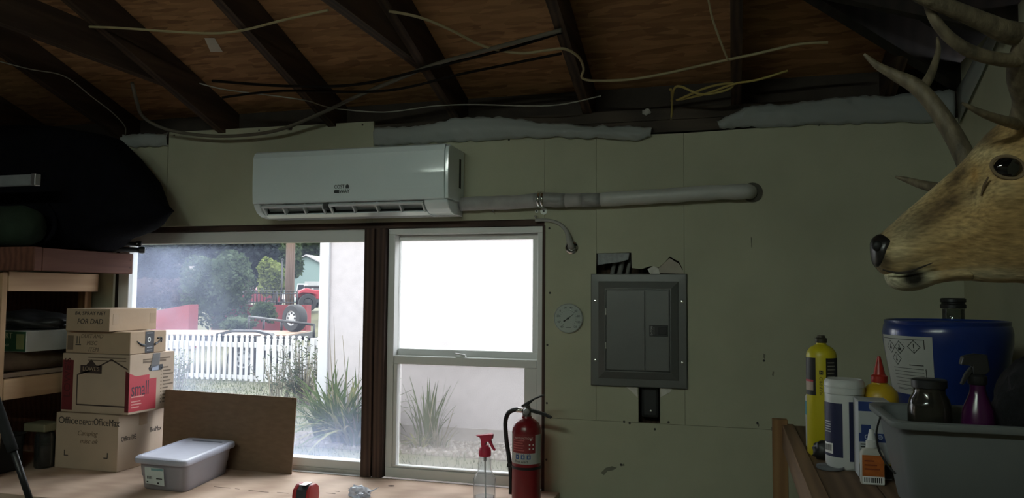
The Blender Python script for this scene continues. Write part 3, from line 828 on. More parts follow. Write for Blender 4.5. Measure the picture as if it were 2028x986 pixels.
hz_ = z0+zf*.735
face_x(t2, 'hand_hole', [(y0+.40*yw, hz_), (y0+.44*yw, hz_-.012), (y0+.70*yw, hz_-.012), (y0+.74*yw, hz_), (y0+.72*yw, hz_+.014), (y0+.44*yw, hz_+.014)], xr+.0002, black)
face_x(t2, 'shipping_tag', [(y0+.48*yw, hz_-.010), (y0+.63*yw, hz_-.010), (y0+.63*yw, hz_+.012), (y0+.48*yw, hz_+.012)], xr+.0009, M('tag_blue', (.30, .34, .42), .4))
clr = clear('glossy_clear_tape', (.9, .9, .9), .35, .10, (.8, .8, .8), .15)
face_x(t2, 'clear_tape', [(y0+.44*yw, z0+.19), (y0+.64*yw, z0+.20), (y0+.66*yw, z1-.002), (y0+.50*yw, z1-.002)], xr+.0015, clr)
# delivery carton
ZM = z1+.0012
HM = oy(257, 658, yL).z-ZM
dm = dep(257, 328, 680, yL)
t3, xl, xr, y0, y1, z0, z1 = carton('delivery_box', 'brown delivery carton with a black tape strip and curved arrow', 130, 257, 328, 658, 702, ZM, HM, yL, dm, card)
yw = y1-y0; zf = z1-z0
dkt = M('black_gummed_tape', (.025, .026, .03), .45)
face_x(t3, 'tape_strip', [(y0+.40*yw, z0+.002), (y0+.65*yw, z0+.002), (y0+.65*yw, z1-.0005), (y0+.40*yw, z1-.0005)], xr+.0004, dkt)
cxs, czs = y0+.51*yw, z0+.62*zf
face_x(t3, 'tape_mark', [(cxs+.009*math.cos(a*.524), czs+.012*math.sin(a*.524)) for a in range(12)], xr+.0009, white_p)
face_x(t3, 'tape_mark', [(cxs+.005*math.cos(a*.524), czs+.007*math.sin(a*.524)) for a in range(12)], xr+.0013, dkt)
for dz in (.12, .25, .9): face_x(t3, 'tape_mark', [(y0+.45*yw, z0+dz*zf), (y0+.60*yw, z0+dz*zf), (y0+.60*yw, z0+dz*zf+.003), (y0+.45*yw, z0+dz*zf+.003)], xr+.0009, M('grey_print', (.35, .36, .38), .6))
tube('smile_arrow', [(xr+.0012, y0+.18*yw, z0+.58*zf), (xr+.0012, y0+.27*yw, z0+.44*zf), (xr+.0012, y0+.38*yw, z0+.36*zf)], [.002, .005, .006], dkt, t3, 6, 5)
tube('smile_arrow', [(xr+.0012, y0+.67*yw, z0+.38*zf), (xr+.0012, y0+.76*yw, z0+.46*zf), (xr+.0012, y0+.85*yw, z0+.60*zf)], [.006, .004, .003], dkt, t3, 6, 5)
tube('smile_arrow', [(xr+.0012, y0+.74*yw, z0+.66*zf), (xr+.0012, y0+.86*yw, z0+.67*zf), (xr+.0012, y0+.85*yw, z0+.45*zf)], .003, dkt, t3, 6, 3)
text('handwriting', "DUST AND", .024, (xl+.14, y0-.0004, z1-.022), inkf, t3, shear=.2)
text('handwriting', "MISC", .026, (xl+.14, y0-.0004, z1-.052), inkf, t3, shear=.2)
text('handwriting', "ITEM", .026, (xl+.15, y0-.0004, z1-.080), inkf, t3, shear=.2)
box('print_patch', (xl+.008, y0-.0006, z0+.014), (xl+.040, y0-.0001, z1-.02), inkf, t3)
for k in (0, 1): box('up_arrow', (xl+.058+.014*k, y0-.0006, z1-.055), (xl+.062+.014*k, y0-.0001, z1-.022), ink, t3)
box('up_arrow', (xl+.052, y0-.0006, z1-.062), (xl+.082, y0-.0001, z1-.058), ink, t3)
# top carton
ZT_ = z1+.0012
yT = -.275
HT = oy(216, 612, yT).z-ZT_
dt = dep(216, 309, 630, yT)
t4, xl, xr, y0, y1, z0, z1 = carton('shallow_box', 'shallow plain carton with marker writing on top of the box stack', 130, 216, 309, 612, 655, ZT_, HT, yT, dt, card)
text('handwriting', "B4, SPRAY NET", .022, (xl+.13, y0-.0004, z1-.020), ink, t4, shear=.15, squeeze=1.15)
text('handwriting', "FOR DAD", .032, (xl+.13, y0-.0004, z1-.056), ink, t4, shear=.15, squeeze=1.0)
yw = y1-y0
for a in (.07, .85):
    face_x(t4, 'tape_strip', [(y0+a*yw, z0+.03), (y0+(a+.13)*yw, z0+.03), (y0+(a+.13)*yw, z1-.022), (y0+a*yw, z1-.022)], xr+.0001, tape)

# ---- brown panel leaning on the window
pb = M('brown_hardboard', (.185, .120, .078), .75, vary=.10, scale=25, stretch=(1, 1, 3), bump=.1, spec=.3)
yq = -.020
Pv = [oz(332, 908, BZ+.001), oz(577, 935, BZ+.001), oy(587, 788, yq), oy(326, 771, yq)]
Pv[0] = Vector((oy(332, 905, -.045).x-.02, -.060, BZ+.001)); Pv[1] = Vector((oy(577, 934, -.06).x, -.060, BZ+.001))
pn = mesh('hardboard_panel', Pv+[p+Vector((0, .005, 0)) for p in Pv], [(0, 1, 2, 3), (7, 6, 5, 4), (0, 4, 5, 1), (1, 5, 6, 2), (2, 6, 7, 3), (3, 7, 4, 0)], pb)
tag(pn, 'brown hardboard panel leaning against the wide window', 'panel')
lathe('nail', [(0, .001), (.004, 0)], oy(580, 791, yq-.002), knot, pn, 8, Vector((0, -1, 0)))

# ---- clear storage bin
bn = thing('storage_bin', 'clear plastic storage bin with a pale grey lid on the bench', 'bin', (-2.165, -.28, BZ))
milky = clear('milky_plastic', (.85, .85, .87), .12, .50, (.80, .78, .82), .2)
lidm = M('pale_lid', (.44, .46, .55), .35, vary=.05, scale=20)
lz = oz(378, 919, BZ+.125)
bfl, bfr, bbr = Vector((-2.234, -.449, 0)), Vector((-2.03, -.452, 0)), Vector((-2.085, -.115, 0))
bbl = bfl+bbr-bfr
HB = .118
cc = (bfl+bfr+bbr+bbl)/4
def rrect(c0, scale_, z, rad=.03, n=5):
    """rounded quad through the bin corners scaled about its centre"""
    cs = [cc+(p-cc)*scale_ for p in (bfl, bfr, bbr, bbl)]; out = []
    for i in range(4):
        p = cs[i]; a = (cs[i-1]-p).normalized(); b = (cs[(i+1) % 4]-p).normalized()
        P0 = p+a*rad; P2 = p+b*rad
        for k in range(n+1):
            t = k/n; q = (1-t)**2*P0+2*t*(1-t)*p+t*t*P2
            out.append(Vector((q.x, q.y, z)))
    return out
def loft(name, rings, mat, parent, cap0=True, cap1=True, smooth=True):
    m = len(rings[0]); vv = [v for r in rings for v in r]
    ff = [(i*m+k, i*m+(k+1) % m, (i+1)*m+(k+1) % m, (i+1)*m+k) for i in range(len(rings)-1) for k in range(m)]
    if cap0: ff.append(tuple(range(m))[::-1])
    if cap1: ff.append(tuple((len(rings)-1)*m+k for k in range(m)))
    o = mesh(name, vv, ff, mat, parent, smooth)
    if smooth: autosmooth(o, 50)
    return o
zb = BZ+.001
loft('tub', [rrect(cc, .97, zb), rrect(cc, 1.0, zb+.006), rrect(cc, 1.035, zb+.05), rrect(cc, 1.055, zb+.054), rrect(cc, 1.10, zb+.105), rrect(cc, 1.16, zb+.107), rrect(cc, 1.16, zb+.112),
             rrect(cc, 1.085, zb+.110), rrect(cc, 1.02, zb+.05), rrect(cc, .975, zb+.010)], milky, bn)
ld = loft('lid', [rrect(cc, 1.20, zb+.106), rrect(cc, 1.225, zb+.112), rrect(cc, 1.22, zb+.126), rrect(cc, 1.17, zb+.131), rrect(cc, 1.08, zb+.131), rrect(cc, 1.06, zb+.127)], lidm, bn)
gv = (bbr-bbl).normalized()
q = cc+(bbr+bbl-2*cc)*.5*.93
tube('lid_groove', [q-gv*.075+Vector((0, 0, zb+.128)), q+gv*.075+Vector((0, 0, zb+.128))], .004, M('groove_grey', (.20, .21, .27), .5), ld, 6, 1)
fd = (bfr-bfl).normalized(); fn = Vector((fd.y, -fd.x, 0))
o_ = bfl+(bfr-bfl)*.16+fn*.014
def fpt(a, z): return o_+fd*a+fn*(.010*(z-.02)/.08)+Vector((0, 0, zb+z))
lb = [fpt(0, .028), fpt(.088, .022), fpt(.088, .090), fpt(0, .092)]
mesh('paper_label', lb+[p+fn*.0008 for p in lb], [(0, 1, 2, 3), (7, 6, 5, 4), (0, 4, 5, 1), (1, 5, 6, 2), (2, 6, 7, 3), (3, 7, 4, 0)], M('bin_label', (.62, .68, .66), .6), bn)
def lq(name, a0, a1, z0_, z1_, m):
    p = [fpt(a0, z0_)+fn*.0014, fpt(a1, z0_)+fn*.0014, fpt(a1, z1_)+fn*.0014, fpt(a0, z1_)+fn*.0014]
    mesh(name, p, [(0, 1, 2, 3)], m, bn)
for k in range(6): lq('barcode', .009+.0042*k, .0112+.0042*k, .046, .058, black_p)
lq('label_band', .03, .085, .080, .089, M('label_teal', (.20, .36, .38), .6)); lq('barcode', .052, .080, .047, .051, black_p); lq('barcode', .006, .014, .032, .037, black_p); lq('barcode', .056, .064, .028, .035, black_p)
# dim contents seen through the plastic
cbx = rrect(cc, .70, zb+.012); cbx2 = rrect(cc, .74, zb+.060)
loft('contents', [cbx, cbx2], M('dark_contents', (.06, .065, .08), .8, vary=.5, scale=18), bn)
# ---- tape measure
tm = thing('tape_measure', 'red and black tape measure on the bench near the bin', 'tape measure', (-1.525, -.40, BZ))
tx, ty = -1.535, -.405
redpl = M('red_plastic', (.36, .02, .022), .4, vary=.05)
def dshape(x, y, s):
    return [(y-.036*s, BZ+.001), (y+.036*s, BZ+.001), (y+.040*s, BZ+.02*s), (y+.034*s, BZ+.050*s), (y+.015*s, BZ+.062*s), (y-.012*s, BZ+.062*s), (y-.034*s, BZ+.046*s), (y-.040*s, BZ+.02*s)]
prism('side_shell', dshape(0, ty, 1), 'x', tx-.034, tx-.018, redpl, tm, .004, 2, True)
prism('side_shell', dshape(0, ty, 1), 'x', tx+.022, tx+.036, redpl, tm, .004, 2, True)
prism('core', dshape(0, ty, .96), 'x', tx-.0178, tx+.0218, M('dark_grip', (.025, .028, .036), .6), tm)
box('belt_clip', (tx-.012, ty-.03, BZ+.0605), (tx+.016, ty+.02, BZ+.0635), steel, tm, .001)
# ---- crumpled plastic bag
cb = thing('plastic_wrapper', 'small crumpled clear plastic wrapper on the bench under the window post', 'wrapper', (-1.366, -.30, BZ))
wrap = clear('crinkled_film', (.85, .87, .9), .45, .45, (.62, .66, .72), .12)
pw = oz(712, 984, BZ)
bm = bmesh.new(); bmesh.ops.create_icosphere(bm, subdivisions=3, radius=1)
vv = []
for v in bm.verts:
    d_ = 1+.45*noise.noise(v.co*2.7)+.25*noise.noise(v.co*6)
    vv.append(Vector((pw.x+v.co.x*.042*d_, pw.y+v.co.y*.035*d_, max(BZ+.001, BZ+.014+v.co.z*.026*d_))))
ff = [tuple(x.index for x in f.verts) for f in bm.faces]; bm.free()
mesh('film', vv, ff, wrap, cb)
tube('film_tail', [(pw.x+.03, pw.y, BZ+.02), (pw.x+.05, pw.y+.01, BZ+.026), (pw.x+.072, pw.y+.015, BZ+.038)], [.012, .007, .002], wrap, cb, 5, 3, .4)

# ---- spray bottle
sp_ = Vector((-.872, -.285, BZ))
sb = thing('spray_bottle', 'clear spray bottle with a pink red trigger beside the extinguisher', 'spray bottle', sp_)
clr2 = clear('clear_bottle', (.95, .96, .96), .05, .10, (.80, .80, .84), .06)
r0 = .0405
lathe('bottle', [(r0-.003, .001), (r0, .006), (r0, .085), (r0+.0005, .100), (r0-.006, .116), (.026, .130), (.0235, .140), (.0235, .165), (.0215, .182), (.0215, .188),
                 (.020, .188), (.020, .165), (.0215, .140), (.023, .131), (r0-.009, .115), (r0-.0025, .098), (r0-.0025, .006), (.0, .004)], sp_, clr2, sb, 32)
lathe('liquid', [(0, .0055), (r0-.004, .0065), (r0-.004, .038), (0, .038)], sp_, clear('rinse_water', (.9, .93, .95), .1, .08, (.8, .8, .82), .05), sb, 28)
pinkred = M('trigger_red', (.52, .03, .075), .45, vary=.05)
lathe('collar', [(.0205, .182), (.0225, .184), (.0235, .200), (.0195, .212), (.0145, .216), (.0145, .222), (0, .222)], sp_, pinkred, sb, 26)
zq = BZ
hd = [(-.034, .256), (-.016, .258), (.022, .264), (.031, .262), (.029, .247), (.020, .238), (.006, .234), (.0035, .222), (-.012, .222), (-.014, .242), (-.018, .250)]
prism('spray_head', [(sp_.x+a, zq+b) for a, b in hd], 'y', sp_.y-.011, sp_.y+.011, pinkred, sb, .002, 2)
tg_ = [(.012, .240), (.024, .240), (.030, .224), (.041, .206), (.037, .203), (.027, .214), (.016, .232)]
prism('trigger', [(sp_.x+a, zq+b) for a, b in tg_], 'y', sp_.y-.006, sp_.y+.006, pinkred, sb, .001, 1)
tube('dip_tube', [sp_+Vector((.001, 0, .20)), sp_+Vector((.002, 0, .1)), sp_+Vector((.006, 0, .012))], .003, M('pale_tube', (.6, .6, .6), .4), sb, 8, 3)
tube('pump_stem', [sp_+Vector((.001, 0, .205)), sp_+Vector((.001, 0, .165))], .0055, M('grey_tube', (.35, .33, .34), .4), sb, 10, 1)

# ---- fire extinguisher
ep = Vector((-.742, -.180, BZ))
ex = thing('fire_extinguisher', 'red fire extinguisher with black hose standing on the bench end', 'fire extinguisher', ep)
er = .0545
exred = M('extinguisher_red', (.19, .009, .014), .3, vary=.05, coat=.3)
lathe('cylinder', [(er-.006, .0005), (er, .006), (er, .262), (er-.002, .276), (er-.010, .294), (er-.024, .306), (.020, .311), (.018, .318), (0, .318)], ep, exred, ex, 40)
tocam = math.atan2(CAM.y-ep.y, CAM.x-ep.x)
fr = lambda z: er
ps = M('dull_silver_label', (.42, .43, .40), .45, vary=.05)
cylpatch('label', ep, fr, tocam-1.35, tocam+1.25, BZ+.150, BZ+.256, ps, ex, 24)
cylpatch('label_panel', ep, fr, tocam-1.10, tocam+.62, BZ+.190, BZ+.258, M('label_red', (.22, .022, .025), .5), ex, 18, .0012)
wraptext('lettering', 'INSTRUCTIONS', .0105, ep, er+.0012, tocam-.22, BZ+.244, M('label_text', (.62, .45, .42), .6), ex)
pk = M('label_fine_text', (.48, .12, .12), .6)
for k in range(5): cylpatch('print_line', ep, fr, tocam-1.0, tocam-.15-.1*(k % 2), BZ+.234-.009*k, BZ+.2375-.009*k, pk, ex, 8, .0018)
for (a, z) in ((.22, .236), (.15, .218), (.40, .218), (.15, .203), (.40, .203)): cylpatch('print_mark', ep, fr, tocam+a, tocam+a+.10, BZ+z, BZ+z+.006, white_p, ex, 3, .0018)
blue_p = M('blue_print', (.03, .09, .26), .5)
for k in range(3):
    a = tocam-.78+.40*k
    cylpatch('class_symbol', ep, fr, a, a+.26, BZ+.168, BZ+.184, blue_p, ex, 5, .0012)
    cylpatch('class_mark', ep, fr, a+.08, a+.18, BZ+.172, BZ+.180, ps, ex, 3, .0018)
    for j in range(2): cylpatch('print_mark', ep, fr, a+.04+.12*j, a+.10+.12*j, BZ+.186, BZ+.189, blue_p, ex, 2, .0012)
wraptext('lettering', 'First Alert', .0125, ep, er+.0012, tocam-.36, BZ+.159, black_p, ex)
lathe('retaining_band', [(er+.0004, .128), (er+.002, .129), (er+.002, .137), (er+.0004, .138)], ep, black, ex, 36)
brz = M('valve_metal', (.22, .20, .19), .4, .8, vary=.1)
vb = lathe('valve', [(.017, .312), (.017, .330), (.020, .333), (.020, .345), (.012, .352), (.012, .358), (0, .358)], ep, brz, ex, 20)
lathe('gauge', [(.0, .006), (.011, .005), (.0125, 0)], ep+Vector((.004, -.0205, .338)), steel, ex, 18, Vector((.25, -1, 0)).normalized())
prism('lower_handle', [(ep.x-.01, BZ+.345), (ep.x+.02, BZ+.345), (ep.x+.07, BZ+.333), (ep.x+.098, BZ+.320), (ep.x+.094, BZ+.313), (ep.x+.068, BZ+.323), (ep.x+.02, BZ+.333), (ep.x-.01, BZ+.334)], 'y', ep.y-.010, ep.y+.010, black, ex, .002, 1)
prism('upper_handle', [(ep.x-.020, BZ+.357), (ep.x+.006, BZ+.374), (ep.x+.040, BZ+.392), (ep.x+.066, BZ+.402), (ep.x+.066, BZ+.396), (ep.x+.030, BZ+.380), (ep.x+.014, BZ+.366), (ep.x-.0, BZ+.352), (ep.x-.018, BZ+.350)], 'y', ep.y-.010, ep.y+.010, black, ex, .002, 1)
tube('pull_pin', [ep+Vector((-.012, -.016, .352)), ep+Vector((.004, -.02, .353))], .002, chrome, ex, 6, 1)
lathe('hose_ferrule', [(.0095, 0), (.0095, .022)], ep+Vector((-.038, -.004, .339)), chrome, ex, 14, Vector((1, 0, 0)))
hp = [(-.026, -.004, .339), (-.045, -.006, .340), (-.068, -.008, .328), (-.080, -.008, .300), (-.080, -.008, .262), (-.074, -.008, .21), (-.066, -.008, .165), (-.061, -.008, .13)]
tube('hose', [ep+Vector(p) for p in hp], .0085, black, ex, 12, 6)
tube('nozzle', [ep+Vector((-.061, -.008, .132)), ep+Vector((-.059, -.008, .09)), ep+Vector((-.058, -.008, .028))], [.0088, .0068, .0078], black, ex, 12, 3)
box('hose_clip', (ep.x-.072, ep.y-.018, BZ+.126), (ep.x-.046, ep.y+.004, BZ+.142), black, ex, .003)

# ---- things on the shelf unit and at the left end of the bench
gw = thing('garden_box', 'green and white carton lying on the middle shelf', 'box', (-3.02, -.33, 1.28))
zg = oy(52, 697, -.40).z
gx1 = oy(52, 675, -.42).x
zg0 = 1.25
# a rolled tan blanket lies under the carton
rb = thing('rolled_mat', 'tan rolled mat on the middle shelf under the green carton', 'mat', (-3.0, -.28, 1.2495))
vv, ff = lathegeo([(0, 0), (.034, .004), (.0425, .015), (.0425, .40), (.034, .42), (0, .425)], (-2.985, -.49, 1.2925), 22, Vector((0, 1, 0)))
mesh('roll', vv, ff, M('tan_cloth', (.15, .10, .065), .9, vary=.2, scale=18, bump=.3), rb, True)
vv, ff = lathegeo([(0, 0), (.034, .004), (.0425, .015), (.0425, .40), (.034, .42), (0, .425)], (-3.0715, -.49, 1.2925), 22, Vector((0, 1, 0)))
mesh('roll', vv, ff, M('tan_cloth', (.15, .10, .065)), rb, True)
zg0 = 1.3365
box('carton_body', (-3.34, -.40, zg0), (-2.895, -.07, zg0+.089), M('white_carton', (.46, .47, .44), .7, vary=.05), gw, .002)
box('printed_panel', (-3.3385, -.4006, zg0+.002), (-2.897, -.4002, zg0+.087), M('green_print', (.012, .060, .025), .6, vary=.3), gw)
box('printed_patch', (-2.948, -.4011, zg0+.012), (-2.905, -.4007, zg0+.076), M('olive_print', (.20, .21, .09), .6), gw)
text('lettering', 'SPORT', .034, (-3.02, -.4012, zg0+.068), M('cream_print', (.40, .40, .25), .6), gw)
text('lettering', '12 oz', .022, (-3.01, -.4012, zg0+.030), M('cream_print', (.4, .4, .25)), gw)
bt = thing('black_tarp', 'folded black tarp heaped on the green carton', 'tarp', (-3.1, -.24, zg0+.089))
vv, ff = blobgeo((-3.10, -.235, zg0+.122), (.22, .155, .050), 3, .3, 2.0, 5)
vv = [Vector((v.x, v.y, max(v.z, zg0+.0895))) for v in vv]
mesh('folded_cloth', vv, ff, M('black_tarp', (.012, .012, .012), .45, vary=.3, bump=.3), bt, True)
tube('tarp_edge', [(-3.24, -.37, zg0+.12), (-3.06, -.385, zg0+.135), (-2.93, -.30, zg0+.112), (-2.90, -.16, zg0+.102)], [.012, .016, .016, .010], M('black_tarp', (.012, .012, .012)), bt, 8, 5)
jr = thing('glass_jar', 'wide glass jar with a boxy lid at the back of the bench', 'jar', (-2.91, -.27, BZ))
lathe('jar_body', [(.036, .001), (.040, .006), (.041, .13), (.036, .150), (.030, .158), (.028, .158), (.034, .148), (.0385, .13), (.0385, .008), (0, .006)], (-2.91, -.27, BZ), clear('grey_glass', (.55, .56, .55), .35, .06, (.5, .5, .5), .06), jr, 28)
box('jar_lid', (-2.985, -.315, BZ+.159), (-2.868, -.225, BZ+.195), M('dull_olive_lid', (.17, .16, .10), .6), jr, .004)
lathe('jar_contents', [(0, .009), (.037, .010), (.037, .10), (0, .104)], (-2.91, -.27, BZ), M('dark_hardware', (.05, .045, .04), .5, .3, vary=.5, scale=60), jr, 20)
dk = thing('dark_crate', 'dark grey plastic crate in the shadow behind the pole', 'crate', (-3.12, -.32, BZ))
dkg = M('charcoal_plastic', (.014, .014, .015), .6)
box('crate_body', (-3.30, -.46, BZ+.001), (-2.965, -.325, BZ+.155), dkg, dk, .01, 2)
box('crate_rim', (-3.31, -.468, BZ+.1555), (-2.958, -.318, BZ+.1575), dkg, dk, .004)
# pole leaning at the front of the bench
pl = thing('black_pole', 'black pole with a thick grip leaning on the bench front', 'pole', at(66, 1010, 2.3))
tube('shaft', [at(24, 885, 2.3), at(66, 1010, 2.3)], .0095, black, pl, 12, 1)
tube('grip', [at(-30, 730, 2.31), at(-2, 815, 2.305), at(26, 893, 2.298)], [.012, .016, .015], M('grip_foam', (.010, .010, .011), .9), pl, 12, 3)
tube('shaft', [at(66, 1010, 2.3), Vector((at(66, 1010, 2.3).x+.33, at(66, 1010, 2.3).y-.05, .005))], .0095, black, pl, 12, 1)

# ================================================================== THINGS ON THE WALL
# ---- air conditioner
acw = M('glossy_white_plastic', (.72, .80, .82), .07, vary=.01, coat=.0)
acg = M('grey_white_plastic', (.56, .60, .62), .35, vary=.02)
ac = thing('air_conditioner', 'white wall mounted air conditioner above the windows', 'air conditioner', (-1.5, -.1, 1.92))
ax0, ax1 = -1.945, -1.068
PZ = 1.972
prism('casing', [(-.002, 2.19), (-.165, 2.192), (-.178, 2.182), (-.182, 2.15), (-.182, PZ+.001), (-.12, PZ+.001), (-.065, 1.935), (-.065, 1.919), (-.002, 1.919)], 'x', ax0+.004, ax1-.001, acg, ac, .004, 2, False)
fp = prism('front_panel', [(-.168, 2.196), (-.185, 2.188), (-.1955, 2.165), (-.1965, 2.08), (-.195, 2.02), (-.191, PZ+.004), (-.186, PZ), (-.1825, PZ), (-.1825, 2.18)], 'x', ax0, ax1-.012, acw, ac, .0)
# rounded right and left shoulders of the casing
for xa, xb in ((ax0-.002, ax0+.006), (ax1-.0115, ax1+.004)):
    prism('side_cap', [(-.003, 2.188), (-.165, 2.190), (-.183, 2.182), (-.190, 2.16), (-.190, 2.02), (-.186, PZ+.002), (-.003, PZ+.002)], 'x', xa, xb, acw, ac, .0038, 3)
end = [(-.189, PZ-.0008), (-.183, 1.957), (-.164, 1.936), (-.135, 1.922), (-.10, 1.917), (-.066, 1.917), (-.066, PZ-.0008)]
prism('end_block', end, 'x', ax0+.002, ax0+.030, acw, ac, .004, 2)
prism('end_block', end, 'x', ax1-.100, ax1+.001, acw, ac, .006, 2)
box('outlet_cavity', (ax0+.031, -.125, 1.925), (ax1-.101, -.066, PZ-.001), M('dark_outlet', (.02, .021, .022), .8), ac)
def lou(xa, xb, nv):
    t0, b0 = Vector((0, -.184, 1.966)), Vector((0, -.146, 1.930))
    d_ = b0-t0
    def P(x, f, off=0.0): return Vector((x, 0, 0))+t0+d_*f+Vector((0, -.6857, -.7239))*off
    def slab2(name, x0_, x1_, f0, f1, o0, o1, par):
        vv = [P(x0_, f0, o0), P(x1_, f0, o0), P(x1_, f1, o0), P(x0_, f1, o0), P(x0_, f0, o1), P(x1_, f0, o1), P(x1_, f1, o1), P(x0_, f1, o1)]
        return mesh(name, vv, [(0, 3, 2, 1), (4, 5, 6, 7), (0, 1, 5, 4), (1, 2, 6, 5), (2, 3, 7, 6), (3, 0, 4, 7)], acg, par)
    fr_ = slab2('louver_frame', xa, xb, .02, .20, -.002, .008, ac)
    slab2('frame_side', xa, xa+.008, .20, 1.0, -.002, .008, fr_); slab2('frame_side', xb-.008, xb, .20, 1.0, -.002, .008, fr_)
    slab2('back_blade', xa+.008, xb-.008, .55, 1.0, -.024, -.018, fr_)
    for k in range(1, nv+1):
        x = xa+(xb-xa)*k/(nv+1)
        slab2('vane', x-.003, x+.003, .2, 1.0, -.020, .006, fr_)
lou(ax0+.040, -1.617, 2)
lou(-1.590, ax1-.104, 3)
prism('bottom_flap', [(-.150, 1.9275), (-.110, 1.917), (-.0665, 1.915), (-.0665, 1.919), (-.108, 1.9215), (-.147, 1.932)], 'x', ax0+.032, ax1-.102, acw, ac)
box('hinge_bracket', (-1.613, -.186, 1.944), (-1.594, -.13, PZ-.001), M('dark_bracket', (.05, .05, .052), .6), ac)
box('side_slot', (ax1+.0041, -.065, 2.03), (ax1+.0050, -.045, 2.15), M('dark_outlet', (.02, .02, .02)), ac)
lg = oy(676, 374, -.196)
lgm = M('logo_grey', (.035, .042, .045), .5)
text('lettering', 'COST', .0225, (lg.x-.0090, -.1972, lg.z+.0085), lgm, ac, squeeze=.80)
text('lettering', 'WAY', .0225, (lg.x+.0150, -.1968, lg.z-.0105), lgm, ac, squeeze=.88)
prism('logo_mark', [(lg.x+.020, lg.z+.001), (lg.x+.0345, lg.z+.001), (lg.x+.0345, lg.z+.013), (lg.x+.027, lg.z+.019), (lg.x+.020, lg.z+.013)], 'y', -.1976, -.1966, lgm, ac)
prism('logo_mark', [(lg.x-.029, lg.z-.017), (lg.x-.010, lg.z-.017), (lg.x-.010, lg.z-.004), (lg.x-.029, lg.z-.004), (lg.x-.033, lg.z-.0075), (lg.x-.033, lg.z-.0135)], 'y', -.1974, -.1960, lgm, ac)

# ---- wrapped refrigerant line
ls = thing('pipe_run', 'taped refrigerant pipe run from the air conditioner into the wall', 'pipe', (-.55, -.03, 1.96))
ypi = -.034
cp = [(896, 405), (960, 402), (1010, 401), (1050, 398), (1075, 395), (1120, 397), (1190, 395), (1260, 391), (1330, 387), (1400, 382), (1460, 380)]
path = [oy(u, v, ypi) for u, v in cp]
path[0].x = ax1+.002
path += [oy(1482, 379, -.026), oy(1488, 380, -.004), ]
path[-1].y = .06
P = smoothpts(path, 6)
seg_mats = [M('grey_tape', (.34, .335, .325), .6, vary=.12, scale=20), M('dark_grey_tape', (.26, .26, .25), .5, vary=.18, scale=30, stretch=(1, 3, 3)), M('pale_tape', (.38, .37, .35), .55, vary=.1), M('white_vinyl_tape', (.48, .49, .46), .4, vary=.06, scale=16)]
marks = [(-9, 0), (oy(1062, 395, ypi).x, 1), (oy(1120, 395, ypi).x, 2), (oy(1152, 395, ypi).x, 1), (oy(1190, 395, ypi).x, 3), (99, 3)]
def pr_(x): return .0285 if x < -.62 else .0265
for (a, ma), (b, _) in zip(marks[:-1], marks[1:]):
    pts = [p for p in P if a-.012 <= p.x <= b+.004] if b < 90 else [p for i, p in enumerate(P) if p.x >= a-.012]
    if len(pts) < 2: continue
    rr = []
    for i, p in enumerate(pts):
        rr.append((.0285 if p.x < -.66 else .0270)+.0012*math.sin(p.x*55)+.0010*noise.noise(p*30)+(.0004*ma))
    vv, ff = tubegeo(pts, rr, 16, 1.0)
    mesh('wrapped_pipe', vv, ff, seg_mats[ma], ls, True)
wl_ = oy(1488, 381, -.002)
lathe('wall_hole_rim', [(.028, .0), (.036, .001), (.037, .004), (.028, .006)], (wl_.x+.004, -.0005, wl_.z), M('hole_rim', (.10, .095, .075), .9), ls, 24, Vector((0, -1, 0)))
# clamp and clips
cl = thing('pipe_clamp', 'bright metal strap clamp with a round washer on the taped pipe', 'clamp', oy(1072, 395, -.002))
pcl = oy(1072, 395, ypi)
for dx in (-.007, .007):
    vv, ff = lathegeo([(.0300, -.0055), (.0325, -.0055), (.0325, .0055), (.0300, .0055)], (pcl.x+dx, pcl.y, pcl.z), 24, Vector((1, 0, 0)))
    mesh('strap', vv, ff, chrome, cl, True)
wz = oy(1077, 418, -.003)
lathe('washer', [(.0045, .0), (.0045, .003), (.014, .003), (.0145, 0)], wz, M('zinc_washer', (.82, .86, .82), .4), cl, 24, Vector((0, -1, 0)))
lathe('screw_head', [(0, .005), (.004, .004), (.0045, 0)], wz, M('dark_screw', (.03, .028, .025)), cl, 10, Vector((0, -1, 0)))
wz2 = oy(1063, 418, -.003)
box('tab', (wz2.x-.006, -.006, wz2.z-.007), (wz2.x+.006, -.001, wz2.z+.007), M('zinc_washer', (.62, .66, .63)), cl, .002)
lathe('tab_hole', [(0, .0008), (.003, .0006), (.003, 0)], (wz2.x, -.0062, wz2.z), black, cl, 10, Vector((0, -1, 0)))
for nm, (u, v), lab in (('wire_clip', (978, 419), 'tiny metal clip under the pipe near the air conditioner'), ('wire_clip', (1062, 430), 'tiny metal clip at the top corner of the double hung window')):
    q = oy(u, v, -.004)
    c_ = thing(nm, lab, 'clip', (q.x, -.004, q.z), group='small wire clips')
    tube('strap', [(q.x-.008, -.002, q.z+.006), (q.x-.002, -.014, q.z), (q.x+.004, -.002, q.z-.008)], .003, chrome, c_, 8, 4, .5)
    lathe('screw_head', [(0, .004), (.004, .003), (.005, 0)], (q.x+.001, -.013, q.z+.003), chrome, c_, 10, Vector((0, -1, 0)))
# drain hose into its chrome ring
dh = thing('drain_hose', 'grey drain hose curving down into a chrome wall ring', 'hose', oy(1132, 490, -.002))
grh = M('grey_hose', (.30, .30, .28), .6, vary=.08)
tube('hose', [oy(1060, 436, -.012), oy(1086, 436, -.012), oy(1108, 443, -.014), oy(1122, 458, -.016), oy(1127, 474, -.022), oy(1131, 487, -.012), oy(1133, 490, .03)], [.006, .006, .007, .009, .012, .013, .013], grh, dh, 12, 6)
rg = oy(1132, 490, -.002)
lathe('wall_ring', [(.013, .001), (.018, .007), (.024, .005), (.0275, 0)], (rg.x, -.001, rg.z), chrome, dh, 28, Vector((0, -1, 0)))

